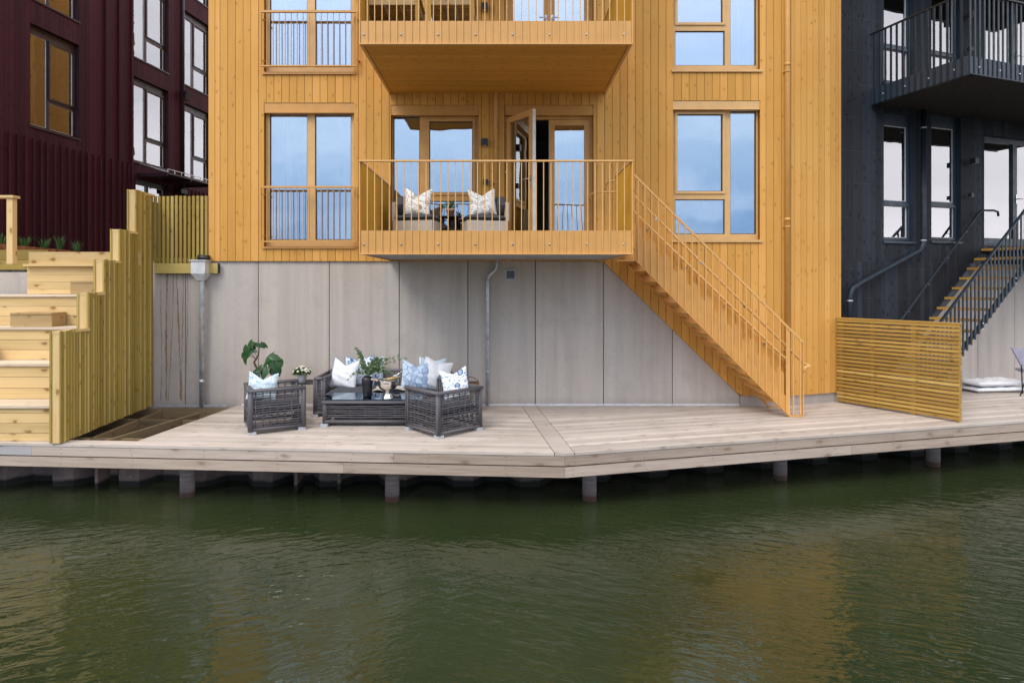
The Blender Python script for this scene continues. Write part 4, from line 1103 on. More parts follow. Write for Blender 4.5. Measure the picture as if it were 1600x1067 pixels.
# entrance door, canopy, downpipe, wall light
a, b, c, d = DX; mdl = a + (b - a) * .45
window(bh, FB, DX, [(a + .06, mdl - .04, 4.72, d - .14), (mdl + .04, b - .06, 4.72, d - .14)], 'navy_frame', [], False, None, depth=(-.19, -.1), name='entrance_door')
ca, cb = FB.u(214), FB.u(288)
m = MB(); m.fbox(FB, ca, cb, .0235, 1.0, 5.42, 5.46, .5)
cn = m.build('canopy', 'burgundy_frame', bh)
for f in (0, .5, .98):
    k = MB(); u = ca + (cb - ca) * f; k.fbox(FB, u, u + .03, .024, .98, 5.36, 5.419, .5); k.build('canopy_arm', 'burgundy_frame', cn)
k = MB(); k.bar(FB.p(ca, 1.0, 5.56), FB.p(cb, 1.0, 5.56), .02, .02)
for i in range(8): u = ca + (cb - ca) * i / 7; k.bar(FB.p(u, 1.0, 5.461), FB.p(u, 1.0, 5.55), .02, .02, up=(1, 0, 0))
k.build('canopy_rail', 'galvanised', cn)
k = MB(); k.tube([FB.p(ca + .05, .03, 5.76), FB.p(ca + .05, .95, 5.48)], .014, 8); k.build('tie_rod', 'galvanised', cn)
u = FB.u(286, .07); m = MB(); m.tube([FB.p(u, .075, 5.1), FB.p(u, .075, ZTB)], .045, 10); bp = m.build('downpipe', 'burgundy_frame', bh)
k = MB(); z = FB.at(283, 145)[1]
k.hexa([FB.p(u - .08, .10, z - .25), FB.p(u + .08, .10, z - .25), FB.p(u - .08, .2, z - .25), FB.p(u + .08, .2, z - .25), FB.p(u - .14, .05, z), FB.p(u + .14, .05, z), FB.p(u - .14, .3, z), FB.p(u + .14, .3, z)], .5)
k.build('hopper', 'burgundy_frame', bp)
u, z = FB.at(284, 299, .2); m = MB(); m.fbox(FB, u - .15, u + .15, .024, .3, z - .08, z + .06, .5); lo = m.build('wall_lamp', 'black_metal', bh)

# ================================================================== TIMBER STEPS, FENCES, PLANTER
SF = lambda d: -5.22 - .098 * d                     # line of the stepped fence on the ground plane
FD = [8.14, 8.74, 9.16, 9.61, 10.12, 10.74]         # where each step of the fence starts
FZ = [1.55, 2.07, 2.57, 3.08, 3.80]
sf = empty('stepped_fence', (SF(9.4), 9.4, 0), 'tall stepped fence of vertical greenish slats beside the timber seating steps', 'fence')
for i in range(5):
    d0, d1, z = FD[i], FD[i + 1] - (.03 if i == 4 else 0), FZ[i]
    zb = .012 if i == 0 else FZ[i - 1] - .12
    x = SF(d0)
    p = MB(); p.box(x - .148, x - .045, d0, d0 + .10, zb, z - .045); p.build('post', 'pine_pale', sf)
    c = MB(); c.box(x - .148, x - .045, d0 - .004, d1, z - .044, z - .006); c.build('cap', 'pine_pale', sf)
    c = MB(); c.box(x - .178, x - .150, d0 - .012, d0 + .11, zb, z); c.build('edge_slat', 'pine_green', sf)
    m = MB(); d = d0 - .012
    while d < d1 - .01:
        xx = SF(d); dd = min(d + .046, d1 - .002)
        m.box(xx - .042, xx - .020 + random.uniform(-.002, .002), d, dd, .02 + random.uniform(-.01, .005), z + random.uniform(-.008, .004)); d += .0665
    m.build('slat_panel', 'pine_green', sf)
    b = MB(); b.hexa([(SF(d0) - .062, d0 + .02, .05), (SF(d0) - .044, d0 + .02, .05), (SF(d1) - .062, d1, .05), (SF(d1) - .044, d1, .05), (SF(d0) - .062, d0 + .02, z - .05), (SF(d0) - .044, d0 + .02, z - .05), (SF(d1) - .062, d1, z - .05), (SF(d1) - .044, d1, z - .05)])
    b.build('backing_board', 'joist_wood', sf)
# upper slat fence on its beam, between the stepped fence and the house
uf = empty('slat_fence', (-5.8, WALL, 2.6), 'open fence of upright slats between stepped fence and orange house corner', 'fence')
m = MB(); m.box(-6.245, -5.115, WALL - .075, WALL - .012, 2.385, 2.565); m.build('beam', 'pine_green', uf)
m = MB(); m.box(-5.112, -5.10, WALL - .074, WALL - .013, 2.39, 2.56, .5); m.build('beam_end', 'black_metal', uf)
m = MB(); m.box(-6.24, -5.30, WALL - .02, WALL + .02, 2.60, 2.66); m.build('rail', 'pine_green', uf)
m = MB(); m.box(-6.24, -5.30, WALL - .0, WALL + .02, 3.55, 3.62); m.build('rail', 'pine_green', uf)
for i in range(13):
    x = -6.275 + i * .0765; m = MB(); m.box(x, x + .045, WALL - .05, WALL - .021, 2.570, 3.775 + random.uniform(-.006, .006)); m.build('slat', 'pine_green', uf)
# seating steps
st = empty('timber_steps', (-7.5, 9.2, 0), 'broad pale timber seating steps rising from the boardwalk', 'steps')
RD = [8.30, 8.76, 9.22, 9.67, 10.13]; ZS = [.50, 1.02, 1.52, 2.02]
for i in range(4):
    z0 = 0 if i == 0 else ZS[i - 1]; z1 = ZS[i]; y = RD[i]; xr = SF(y) - .185
    m = MB(); h = z1 - z0 - .036; nb = 3 if i else 4
    hs = [h / 3] * 3 if i else [h * .24, h * .30, h * .30, h * .16]
    z = z0 + .003
    for k in range(nb):
        m.box(-12, xr, y, y + .028, z, z + hs[k] - .006); z += hs[k]
    m.build('riser', 'pine_pale', st)
    t = MB()
    ybk = RD[i + 1]; nbd = 4; wbd = (ybk - y + .03) / nbd
    for k in range(nbd): t.box(-12, xr, y - .03 + k * wbd, y - .03 + (k + 1) * wbd - .005, z1 - .034, z1)
    t.build('tread', 'step_tread', st)
# top riser is a planted bench back
xr = SF(10.13) - .185
m = MB()
x0 = -8.10
for (za, zb_) in ((2.025, 2.10), (2.104, 2.225), (2.229, 2.35), (2.354, 2.49)): m.box(x0, xr, 10.13, 10.158, za, zb_)
m.box(x0, xr + .02, 10.04, 10.16, 2.494, 2.53); m.build('riser', 'pine_pale', st)
m = MB(); m.box(x0, xr + .2, 10.161, 10.19, 2.50, 2.74); m.build('bench_back', 'pine_pale', st)
m = MB(); m.box(-12, x0 - .004, 10.60, 10.63, 2.45, 2.62); m.box(-12, x0 - .004, 10.60, 10.63, 2.63, 2.80); m.build('bench_back', 'pine_green', st)
m = MB(); m.box(-12, x0 - .005, 10.40, 10.59, 1.6, 2.40, .4); m.build('retaining_wall', 'concrete', st)
def block(c, sx, sy, sz, lab, tn):
    root = empty('step_block', (c[0], c[1], c[2]), lab, 'step block', 'low timber step blocks on the seating steps')
    x, y, z = c
    m = MB(); m.box(x - sx / 2, x + sx / 2, y, y + sy, z + sz - .03, z + sz, tn); m.build('top_board', 'block_wood', root)
    m = MB(); m.box(x - sx / 2, x + sx / 2, y + .01, y + .036, z + .004, z + sz - .032, tn); m.build('front_board', 'block_wood', root)
    for s in (-1, 1):
        m = MB(); xx = x + s * (sx / 2 - .014); m.box(xx - .014, xx + .014, y + .037, y + sy - .01, z + .004, z + sz - .032); m.build('side_board', 'block_wood', root)
block((-7.40, 9.32, 1.52), .65, .33, .22, 'low timber step block in the middle of the third seating step', .25)
block((-6.82, 9.80, 2.02), .62, .30, .22, 'low timber step block against the stepped fence on the topmost seating step', .2)
block((-8.05, 8.86, 1.02), .50, .30, .22, 'low timber step block cut off by the left edge of the picture', .3)
# handrail on its post
hp0 = at(14, 415, 10.05); hp1 = at(25, 306, 10.05)
hrp = empty('timber_handrail', (hp0.x + .05, 10.05, 2.5), 'pale timber handrail on a square post above the steps', 'handrail')
m = MB(); m.box(hp0.x + .0, hp0.x + .10, 10.0, 10.095, 2.531, 3.635); m.build('post', 'pine_pale', hrp)
m = MB(); m.box(-12, hp0.x + .135, 9.97, 10.12, 3.637, 3.68); m.build('rail', 'pine_pale', hrp)
# corten planter with tufts
pa, pb = Vector((-9.2, 10.9, 0)), Vector((-9.6, 14.0, 0))
plt = empty('planter', (-9.0, 11.6, 2.5), 'long low rusty steel planter along the burgundy wall', 'planter')
A, B = at(-60, 377, 10.9), at(156, 396.5, 14.4)
A.z = B.z = 3.02
m = MB(); dv = (B - A).normalized()
m.hexa([(A.x, A.y, 2.45), (B.x, B.y, 2.45), (A.x - .01, A.y + .012, 2.45), (B.x - .01, B.y + .012, 2.45), (A.x, A.y, 3.0), (B.x, B.y, 2.94), (A.x - .01, A.y + .012, 3.0), (B.x - .01, B.y + .012, 2.94)], .5)
m.build('front_sheet', 'corten', plt)
m = MB(); m.hexa([(A.x - 3, A.y, 2.45), (B.x - 3, B.y, 2.45), (A.x - .02, A.y + .014, 2.45), (B.x - .02, B.y + .014, 2.45), (A.x - 3, A.y, 2.93), (B.x - 3, B.y, 2.88), (A.x - .02, A.y + .014, 2.93), (B.x - .02, B.y + .014, 2.88)], .5)
m.build('soil', 'soil', plt)
tl = ['tuft of grass at the left picture edge in the rusty planter', 'tuft of grass just right of the handrail post in the planter', 'widest tuft of grass, third from left in the planter', 'tallest upright tuft of grass, fourth in the planter', 'small tuft of grass at the right end of the planter']
for i, px in enumerate((4, 41, 72.5, 96, 123)):
    k = (px - CX) / FPX; t = (k * A.y - A.x) / (dv.x - k * dv.y) ; c = A + dv * t; c = c + Vector((-.08, .05, 0))
    m = MB()
    for j in range(60):
        a = random.uniform(0, 6.28); ln = random.uniform(.18, .38) * (1.15 if i == 3 else .95); sp_ = random.uniform(.02, .6 if i != 3 else .4) * ln; b0 = c + Vector((math.cos(a) * .03, math.sin(a) * .03, 2.88 - c.z))
        p1 = b0 + Vector((math.cos(a) * sp_ * .5, math.sin(a) * sp_ * .5, ln * .7)); p2 = b0 + Vector((math.cos(a) * sp_ * 1.2, math.sin(a) * sp_ * 1.2, ln)); sd = Vector((-math.sin(a), math.cos(a), 0)) * .007
        m.poly([b0 - sd, b0 + sd, p1 + sd * .8, p1 - sd * .8]); m.poly([p1 - sd * .8, p1 + sd * .8, p2])
    g = m.build('grass_tuft', 'grass_blade'); tag(g, tl[i], 'grass tuft', 'grass tufts in the rusty planter')

# ------------------------------------------------------------------ slatted screen on the right
A, B = Vector((6.205, 11.05, 0)), gr(1499, 660); 
sc = empty('slatted_screen', tuple((A + B) / 2), 'privacy screen of horizontal golden timber slats across the deck', 'fence')
FS = Frame((A.x, A.y), (B.x - A.x, B.y - A.y)); ln = (B - A).length; HS = 1.56
z = .035; i = 0
while z < HS - .03:
    sl = MB(); sl.fbox(FS, 0, ln, .0, .022, z, z + .045); so_ = sl.build('slat', 'fence_wood', sc)
    sl = MB(); sl.fbox(FS, .05, ln, -.094, -.072, z + .0, z + .045); sl.build('slat', 'fence_wood', sc)
    z += .0665
for u in (.03, ln * .30, ln * .64, ln - .075):
    m = MB(); m.fbox(FS, u, u + .07, -.071, -.001, .006, HS - .012); m.build('post', 'fence_wood', sc)
m = MB(); m.fbox(FS, 0, ln + .004, -.095, .026, HS - .011, HS + .014); m.build('cap', 'fence_wood', sc)

# ================================================================== LOUNGE FURNITURE
def rattan(m, P, Q, z0, z1, n, ups, r=.009, open_low=False):
    """woven side between two posts"""
    P, Q = Vector(P), Vector(Q); L_ = (Q - P).length; d = (Q - P) / L_; nn = Vector((d.y, -d.x, 0))
    for i in range(n):
        z = z0 + (z1 - z0) * (i + .5) / n; pts = []; ph = random.uniform(0, 6); seg = 8
        low = open_low and i < 4
        for k in range(seg + 1):
            t = k / seg; pts.append(P + d * (L_ * t) + nn * (.006 * math.sin(ph + k * 2.4)) + Vector((0, 0, z + random.uniform(-.004, .004) - (.006 if low else 0))))
        m.tube(pts, r * random.uniform(.85, 1.1), 6)
    for k in range(ups):
        p = P + d * (L_ * (k + .7) / (ups + .4)); m.tube([p + Vector((0, 0, z0)) - nn * .012, p + Vector((0, 0, z1)) - nn * .012], .009, 6)
def cushion_box(M, sx, sy, sz, r=.04, dome=.02):
    """rounded slab, top centre bulged; local origin at base centre"""
    m = MB(); nx, ny = 10, 10
    def g(i, j, top):
        u, v = -1 + 2 * i / nx, -1 + 2 * j / ny
        def se(x): return math.copysign(abs(x) ** 1.0, x)
        x, y = u * sx / 2, v * sy / 2; ed = max(abs(u), abs(v)); f = (1 - ed ** 6)
        z = sz * .5 + (sz * .5 * (f ** .5 if f > 0 else 0) + dome * (1 - u * u) * (1 - v * v)) * (1 if top else -1)
        return M @ Vector((x, y, max(0, z)))
    for top in (1, 0):
        b0 = len(m.v)
        for j in range(ny + 1):
            for i in range(nx + 1): m.v.append(g(i, j, top))
        for j in range(ny):
            for i in range(nx):
                q = [b0 + j * (nx + 1) + i, b0 + j * (nx + 1) + i + 1, b0 + (j + 1) * (nx + 1) + i + 1, b0 + (j + 1) * (nx + 1) + i]
                if not top: q.reverse()
                m.face(q, [((k % (nx + 1)) / nx * sx, 0.1 * k / 11) for k in q], .5, True)
    return m
def pillow(name, c, w, h, th, yaw, lean, roll, mat, lab, chop=.22, group=None, trim=None, thing=True):
    """throw pillow standing on its lower edge; c is the middle of that edge; yaw 0 faces -Y; lean tips the top back"""
    M = Matrix.Translation(c) @ Matrix.Rotation(R(yaw), 4, 'Z') @ Matrix.Rotation(R(-lean), 4, 'X') @ Matrix.Rotation(R(roll), 4, 'Y')
    m = MB(); n = 22; rnd = [random.uniform(0, 6) for _ in range(4)]
    def pt(i, j, s):
        u, v = -1 + 2 * i / n, -1 + 2 * j / n
        pin = 1 - .09 * (1 - abs(v)) * 0 - .07 * (1 - v * v) ** 1 * (abs(u) ** 4)
        x = u * w / 2 * pin
        z = (v * (1 - .06 * (1 - u * u) * (abs(v) ** 4)) + 1) * h / 2
        if v > -.4: z -= chop * h * max(0, 1 - abs(u) * 1.15) ** 1.1 * ((v + .4) / 1.4) ** 1.5
        e = max(0, (1 - u * u)) ** .55 * max(0, (1 - v * v)) ** .5
        cr = 1 - .5 * max(0, (v) * (1 - abs(u) * 3) if abs(u) < .33 else 0)
        y = s * th / 2 * e * cr + .004 * math.sin(u * 9 + rnd[0] + v * 5) * e + .006 * math.sin(v * 13 + u * 4 + rnd[1]) * e
        return M @ Vector((x, y, z))
    for s in (-1, 1):
        b0 = len(m.v)
        for j in range(n + 1):
            for i in range(n + 1): m.v.append(pt(i, j, s))
        for j in range(n):
            for i in range(n):
                q = [b0 + j * (n + 1) + i, b0 + j * (n + 1) + i + 1, b0 + (j + 1) * (n + 1) + i + 1, b0 + (j + 1) * (n + 1) + i]
                uvs = [((((k - b0) % (n + 1)) / n) * w * 1.0 + rnd[2], (((k - b0) // (n + 1)) / n) * h + rnd[3]) for k in q]
                if s > 0: q.reverse(); uvs.reverse()
                m.face(q, uvs, .5, True)
    o = m.build(name, mat); tag(o, lab, 'cushion', group)
    if trim:
        t = MB(); pts = [pt(0, j, 1) for j in range(n + 1)] + [pt(i, n, 1) for i in range(1, n + 1)] + [pt(n, j, 1) for j in range(n - 1, -1, -1)] + [pt(i, 0, 1) for i in range(n - 1, -1, -1)]
        t.tube(pts, .012, 5, False)
        t.build('fringe', trim, o)
    return o
def armchair(FLc, dirx, wd, dp, H, lab, back_side):
    """FLc: near corner on the deck; dirx: unit vector along the near side; depth runs to the left of it"""
    ex = Vector(dirx).normalized(); ey = Vector((-ex.y, ex.x, 0)); c = [FLc, FLc + ex * wd, FLc + ex * wd + ey * dp, FLc + ey * dp]
    root = empty('wicker_armchair', tuple(sum(c, Vector()) / 4), lab, 'armchair', 'grey wicker armchairs on the deck')
    ins = .03
    cc = [c[0] + (ex + ey) * ins, c[1] + (-ex + ey) * ins, c[2] - (ex + ey) * ins, c[3] + (ex - ey) * ins]
    fr = MB(); zt = H - .03
    for p in cc:
        for q in (ex, -ex, ey, -ey): fr.tube([p + q * .019 + Vector((0, 0, .045)), p + q * .019 + Vector((0, 0, zt))], .019, 8)
    for i in range(4):
        if i == (back_side + 2) % 4: zz = .30
        else: zz = zt
        a, b = cc[i], cc[(i + 1) % 4]
        if zz == zt:
            dd = (b - a).normalized()
            for o in (-.018, .018): fr.tube([a - dd * .03 + Vector((-dd.y * o, dd.x * o, zz)), b + dd * .03 + Vector((-dd.y * o, dd.x * o, zz))], .026, 8)
        else: fr.tube([a + Vector((0, 0, zz)), b + Vector((0, 0, zz))], .022, 8)
        fr.tube([a + Vector((0, 0, .07)), b + Vector((0, 0, .07))], .024, 8)
    fr.build('frame', 'wicker_grey', root)
    for i in range(4):
        m = MB(); a, b = cc[i], cc[(i + 1) % 4]; front = i == (back_side + 2) % 4
        rattan(m, a, b, .095, .28 if front else zt - .03, 6 if front else 15, 7, .0078)
        m.build('front_panel' if front else 'back_panel' if i == back_side else 'side_panel', 'wicker_grey', root)
    M = Matrix.Translation(tuple(sum(c, Vector()) / 4 + Vector((0, 0, .30)))) @ Matrix.Rotation(math.atan2(ex.y, ex.x), 4, 'Z')
    pl_ = MB(); pl_.box(-wd / 2 + .06, wd / 2 - .06, -dp / 2 + .06, dp / 2 - .06, -.03, -.004, .5, M); pl_.build('seat_base', 'wicker_grey', root)
    cushion_box(M, wd - .12, dp - .12, .13).build('seat_cushion', 'seat_dark', root)
    for p, q in zip(c, (ex + ey, -ex + ey, -ex - ey, ex - ey)):
        f = MB(); a = p + q * .055; Mf = Matrix.Translation(a) @ Matrix.Rotation(math.atan2(ex.y, ex.x), 4, 'Z'); f.box(-.052, .052, -.052, .052, .001, .045, .5, Mf); f.build('foot', 'foot_block', root)
    return c, ex, ey
CA, ex, ey = armchair(gr(388, 681), Vector((.69, .36, 0)), .80, .78, .665, 'grey wicker armchair at the left with one pale blue shell cushion', 3)
ctr = sum(CA, Vector()) / 4
pillow('cushion', ctr - ex * .20 + Vector((0, 0, .43)), .46, .42, .15, 0, 8, 4, 'shell_print_pale', 'pale blue shell print cushion in the left armchair', .24)
CB, ex2, ey2 = armchair(gr(684.5, 687), Vector((.64, .60, 0)), .84, .84, .665, 'grey wicker armchair at the right, corner towards the viewer, holding a paisley cushion', 0)
ctr2 = sum(CB, Vector()) / 4
pillow('cushion', at(716, 606, 9.05) + Vector((0, 0, -.16)), .42, .46, .16, 12, 14, -9, 'paisley_print', 'white cushion with dark blue paisley in the right armchair', .16)

# sofa
SX0, SX1, SY0, SY1, SH = -3.13, -.90, 9.80, 10.60, .66
so_ = empty('wicker_sofa', (-2, 10.2, 0), 'grey wicker sofa against the concrete wall with dark seat cushions', 'sofa')
fr = MB(); P = [Vector((SX0 + .03, SY0 + .03, 0)), Vector((SX1 - .03, SY0 + .03, 0)), Vector((SX1 - .03, SY1 - .03, 0)), Vector((SX0 + .03, SY1 - .03, 0))]
Pin = [P[0] + Vector((.13, 0, 0)), P[1] - Vector((.13, 0, 0))]
for p in P + Pin:
    for q in (Vector((.019, 0, 0)), Vector((-.019, 0, 0)), Vector((0, .019, 0))): fr.tube([p + q + Vector((0, 0, .045)), p + q + Vector((0, 0, SH - .03))], .019, 8)
for (a, b, z) in ((P[0], P[3], SH - .03), (P[3], P[2], SH - .0), (P[2], P[1], SH - .03), (Pin[0], P[3] + Vector((.13, 0, 0)), SH - .03), (Pin[1], P[2] - Vector((.13, 0, 0)), SH - .03), (P[0], Pin[0], SH - .03), (Pin[1], P[1], SH - .03), (P[0], P[1], .07), (P[1], P[2], .07), (P[0], P[3], .07), (Pin[0], Pin[1], .30), (P[3], P[2], .07)):
    fr.tube([a + Vector((0, 0, z)), b + Vector((0, 0, z))], .028, 8)
fr.build('frame', 'wicker_grey', so_)
for (a, b, z1, nm) in ((P[0], P[3], SH - .06, 'side_panel'), (P[1], P[2], SH - .06, 'side_panel'), (P[3], P[2], SH - .03, 'back_panel'), (P[0], P[1], .28, 'front_panel')):
    m = MB(); rattan(m, a, b, .095, z1, 6 if nm[0] == 'f' else 14, 12 if nm[0] in 'fb' else 6)
    if nm[0] == 's': off = Vector((.13 if a is P[0] else -.13, 0, 0)); rattan(m, a + off, b + off, .3, z1, 10, 6)
    m.build(nm, 'wicker_grey', so_)
for s in (0, 1):
    m = MB(); a, b = (P[0], Pin[0]) if s == 0 else (Pin[1], P[1]); rattan(m, a, b, .095, SH - .06, 15, 1); m.build('arm_front', 'wicker_grey', so_)
m = MB(); m.box(SX0 + .18, SX1 - .18, SY0 + .05, SY1 - .06, .27, .298, .5); m.build('seat_base', 'wicker_grey', so_)
hw = (SX1 - SX0 - .34) / 2
for s in (-1, 1):
    M = Matrix.Translation(((SX0 + SX1) / 2 + s * hw / 2, (SY0 + SY1) / 2 - .03, .30)); cushion_box(M, hw - .01, .72, .13).build('seat_cushion', 'seat_dark', so_)
for p in P: f = MB(); f.box(p.x - .055, p.x + .055, p.y - .055, p.y + .055, .001, .045, .5); f.build('foot', 'foot_block', so_)
ZC = .425
def pz(px, d): return (px - CX) * d / FPX
pillow('cushion', (pz(534, 10.15), 10.15, ZC), .50, .50, .17, -14, 14, 5, 'white_fabric', 'plain white fringed cushion at the left end of the sofa', .22, 'cushions on the wicker sofa', 'fringe')
pillow('cushion', (pz(560, 10.3), 10.34, ZC), .52, .52, .17, -4, 14, -3, 'paisley_print', 'white and blue paisley cushion on the sofa beside the vase', .16, 'cushions on the wicker sofa', 'fringe')
pillow('cushion', (pz(577, 10.42), 10.46, ZC), .46, .50, .14, 6, 10, 2, 'paisley_print', 'paisley cushion half hidden by the eucalyptus in the vase', .12, 'cushions on the wicker sofa')
pillow('cushion', (pz(649, 10.0), 10.0, ZC), .50, .49, .17, 10, 14, 4, 'shell_print', 'blue shell print cushion at the right end of the sofa', .20, 'cushions on the wicker sofa')
pillow('cushion', (pz(676, 10.05), 10.08, ZC - .01), .48, .50, .15, 20, 12, 16, 'white_fabric', 'plain white cushion leaning right behind the right armchair', .10, 'cushions on the wicker sofa', 'white_fabric')
pillow('cushion', (pz(672, 10.25), 10.28, ZC), .48, .50, .13, 12, 10, 6, 'shell_print_pale', 'pale cushion behind the leaning white one on the sofa', .12, 'cushions on the wicker sofa')
# knitted throw on the seat
m = MB(); n = 14
xa, xb, ya, yb_ = pz(583, 9.9), pz(634, 9.9), 9.84, 10.3
b0 = 0
for j in range(n + 1):
    for i in range(n + 1): u, v = i / n, j / n; m.v.append(Vector((xa + (xb - xa) * u + .02 * math.sin(v * 7), ya + (yb_ - ya) * v, .437 + .018 * math.sin(u * 11 + v * 4) * math.sin(v * 6 + 1) + .03 * (1 - v) * u)))
for j in range(n):
    for i in range(n): q = [j * (n + 1) + i, j * (n + 1) + i + 1, (j + 1) * (n + 1) + i + 1, (j + 1) * (n + 1) + i]; m.face(q, [(0, 0)] * 4, .5, True)
o = m.build('throw_blanket', 'beige_throw'); tag(o, 'crumpled cream throw on the middle of the sofa seat', 'blanket')
o.modifiers.new('thickness', 'SOLIDIFY').thickness = .02
# coffee table
TX0, TX1, TY0, TY1, TZ = -2.78, -1.25, 9.15, 9.75, .415
ct = empty('coffee_table', (-2, 9.45, 0), 'low grey wicker coffee table with a glass top', 'coffee table')
fr = MB(); P = [Vector((x, y, 0)) for x, y in ((TX0 + .03, TY0 + .03), (TX1 - .03, TY0 + .03), (TX1 - .03, TY1 - .03), (TX0 + .03, TY1 - .03))]
for p in P:
    for q in (Vector((.017, 0, 0)), Vector((-.017, 0, 0)), Vector((0, .017, 0)), Vector((0, -.017, 0))): fr.tube([p + q + Vector((0, 0, .045)), p + q + Vector((0, 0, TZ - .05))], .018, 8)
for i in range(4):
    a, b = P[i], P[(i + 1) % 4]; d = (b - a).normalized()
    for o in (-.02, .02): fr.tube([a - d * .035 + Vector((-d.y * o, d.x * o, TZ - .045)), b + d * .035 + Vector((-d.y * o, d.x * o, TZ - .045))], .025, 8)
    for o in (-.015, .015): fr.tube([a + Vector((-d.y * o, d.x * o, .075)), b + Vector((-d.y * o, d.x * o, .075))], .024, 8)
fr.build('frame', 'wicker_grey', ct)
for i in range(4):
    m = MB(); rattan(m, P[i], P[(i + 1) % 4], .12, TZ - .09, 6, 6 if i % 2 == 0 else 3, .0105); m.build('side_panel', 'wicker_grey', ct)
m = MB(); m.box(TX0 + .03, TX1 - .03, TY0 + .03, TY1 - .03, TZ - .075, TZ - .06, .2); m.build('tray_base', 'seat_dark', ct)
m = MB(); m.box(TX0 + .015, TX1 - .015, TY0 + .015, TY1 - .015, TZ - .012, TZ, .5); m.build('glass_top', 'table_glass', ct)
for p in P: f = MB(); f.box(p.x - .055, p.x + .055, p.y - .055, p.y + .055, .001, .045, .5); f.build('foot', 'foot_block', ct)

# vase with eucalyptus
vc = Vector((pz(574, 9.42), 9.42, TZ + .001))
m = MB(); m.lathe([(.055, 0), (.066, .01), (.078, .12), (.088, .24), (.088, .275), (.074, .30), (.066, .31), (.058, .305), (.07, .27), (.05, .03), (0, .02)], vc, 28)
va = m.build('vase', 'vase_black'); tag(va, 'tall matt black vase on the glass coffee table', 'vase')
eu = empty('eucalyptus', tuple(vc + Vector((0, 0, .28))), 'loose bunch of grey green eucalyptus branches in the black vase', 'branches')
def leaf_poly(m, c, d, n_, L_, W_, fold=.15, tn=None, seg=4):
    """pointed-oval leaf: c base, d direction, n_ face normal"""
    d = d.normalized(); s = d.cross(n_).normalized(); nn = s.cross(d).normalized(); tn = random.random() if tn is None else tn
    mid = [c + d * (L_ * t) + nn * (L_ * .12 * math.sin(t * 3.1)) for t in [i / seg for i in range(seg + 1)]]
    wv = [0] + [math.sin(math.pi * (i / seg) ** .8) for i in range(1, seg)] + [0]
    for sg in (-1, 1):
        ed = [p + s * (sg * W_ / 2 * k) + nn * (fold * W_ * k) for p, k in zip(mid, wv)]
        for i in range(seg):
            pts = [mid[i], mid[i + 1], ed[i + 1], ed[i]]
            if i == 0: pts = [mid[0], mid[1], ed[1]]
            elif i == seg - 1: pts = [mid[i], mid[i + 1], ed[i]]
            if sg > 0: pts.reverse()
            m.poly(pts, tn, smooth=True)
def rv(s=1.0): return Vector((random.uniform(-s, s), random.uniform(-s, s), random.uniform(-s, s)))
tops = [((557, 545), .05, 1), ((561, 553), .02, 1), ((553, 583), -.05, 0), ((545, 592), -.1, 0), ((600, 560), .05, 1), ((622, 556), .0, 2), ((615, 566), .1, 2), ((590, 560), -.1, 1), ((600, 575), -.12, 1), ((580, 570), .1, 1), ((568, 575), -.1, 1), ((606, 583), -.05, 1), ((585, 566), -.02, 1), ((632, 561), .02, 3), ((575, 580), -.15, 1), ((592, 572), .08, 1), ((612, 560), -.05, 2)]
st_ = MB(); lv_ = MB()
for (px, py), dd, kind in tops:
    tip = at(px, py, 9.42 + dd); b0 = vc + Vector((random.uniform(-.03, .03), random.uniform(-.03, .03), .29))
    ctrl = b0 + Vector((0, 0, .16)) + (tip - b0) * .3; pts = [b0 * (1 - t) ** 2 + ctrl * 2 * t * (1 - t) + tip * t * t for t in [i / 9 for i in range(10)]]
    st_.tube(pts, [.0035 - .0002 * i for i in range(10)], 5)
    for i in range(2, 10):
        if kind == 3 and i < 7: continue
        for s in range(3 if kind in (0, 2) else 5):
            c = pts[i] + rv(.012); dr = rv(1) + (pts[i] - pts[i - 1]).normalized() * .6
            L_ = random.uniform(.045, .068) if kind == 1 else random.uniform(.034, .055)
            if i > 7: L_ *= .8
            leaf_poly(lv_, c, dr, rv(1) + Vector((0, -.6, .6)), L_, L_ * (.85 if kind == 1 else .55), .1)
st_.build('stem', 'stem_green', eu); lv_.build('foliage', 'eucalyptus_leaf', eu)

# silver bowl with bottles
bc = Vector((pz(605.5, 9.22), 9.24, TZ + .001))
m = MB(); m.lathe([(.082, 0), (.085, .012), (.07, .03), (.05, .075), (.048, .10), (.075, .125), (.12, .155), (.15, .205), (.160, .255), (.161, .285), (.166, .29), (.160, .295), (.155, .285), (.150, .25), (.13, .18), (.08, .14), (0, .13)], bc, 40)
bo = m.build('footed_bowl', 'silver'); tag(bo, 'large polished silver wine bowl on a foot, on the coffee table', 'bowl')
def bottle(base, tipv, lab, mat, foil):
    base, tipv = Vector(base), Vector(tipv); d = tipv - base; root = empty('bottle', tuple(base), lab, 'bottle', 'bottles in the silver bowl')
    m = MB(); m.tube([base + d * t for t in (0, .02, .52, .62, .70)], [.030, .036, .036, .024, .015], 14); m.build('body', mat, root)
    m = MB(); m.tube([base + d * t for t in (.66, .70, .93, .94, 1.0)], [.0185, .0165, .0155, .018, .018], 12); m.build('neck_foil', foil, root)
bottle(bc + Vector((.08, -.02, .24)), at(580, 592.5, 9.2), 'bottle lying over the left rim of the silver bowl', 'bottle_glass', 'bottle_foil')
bottle(bc + Vector((-.05, .05, .27)), bc + Vector((.19, .06, .33)), 'bottle with gold foil lying in the silver bowl', 'gold_foil', 'gold_foil')
bottle(bc + Vector((.0, .09, .24)), bc + Vector((.20, .14, .40)), 'pale grey bottle pointing up to the right in the bowl', 'foot_block', 'steel')

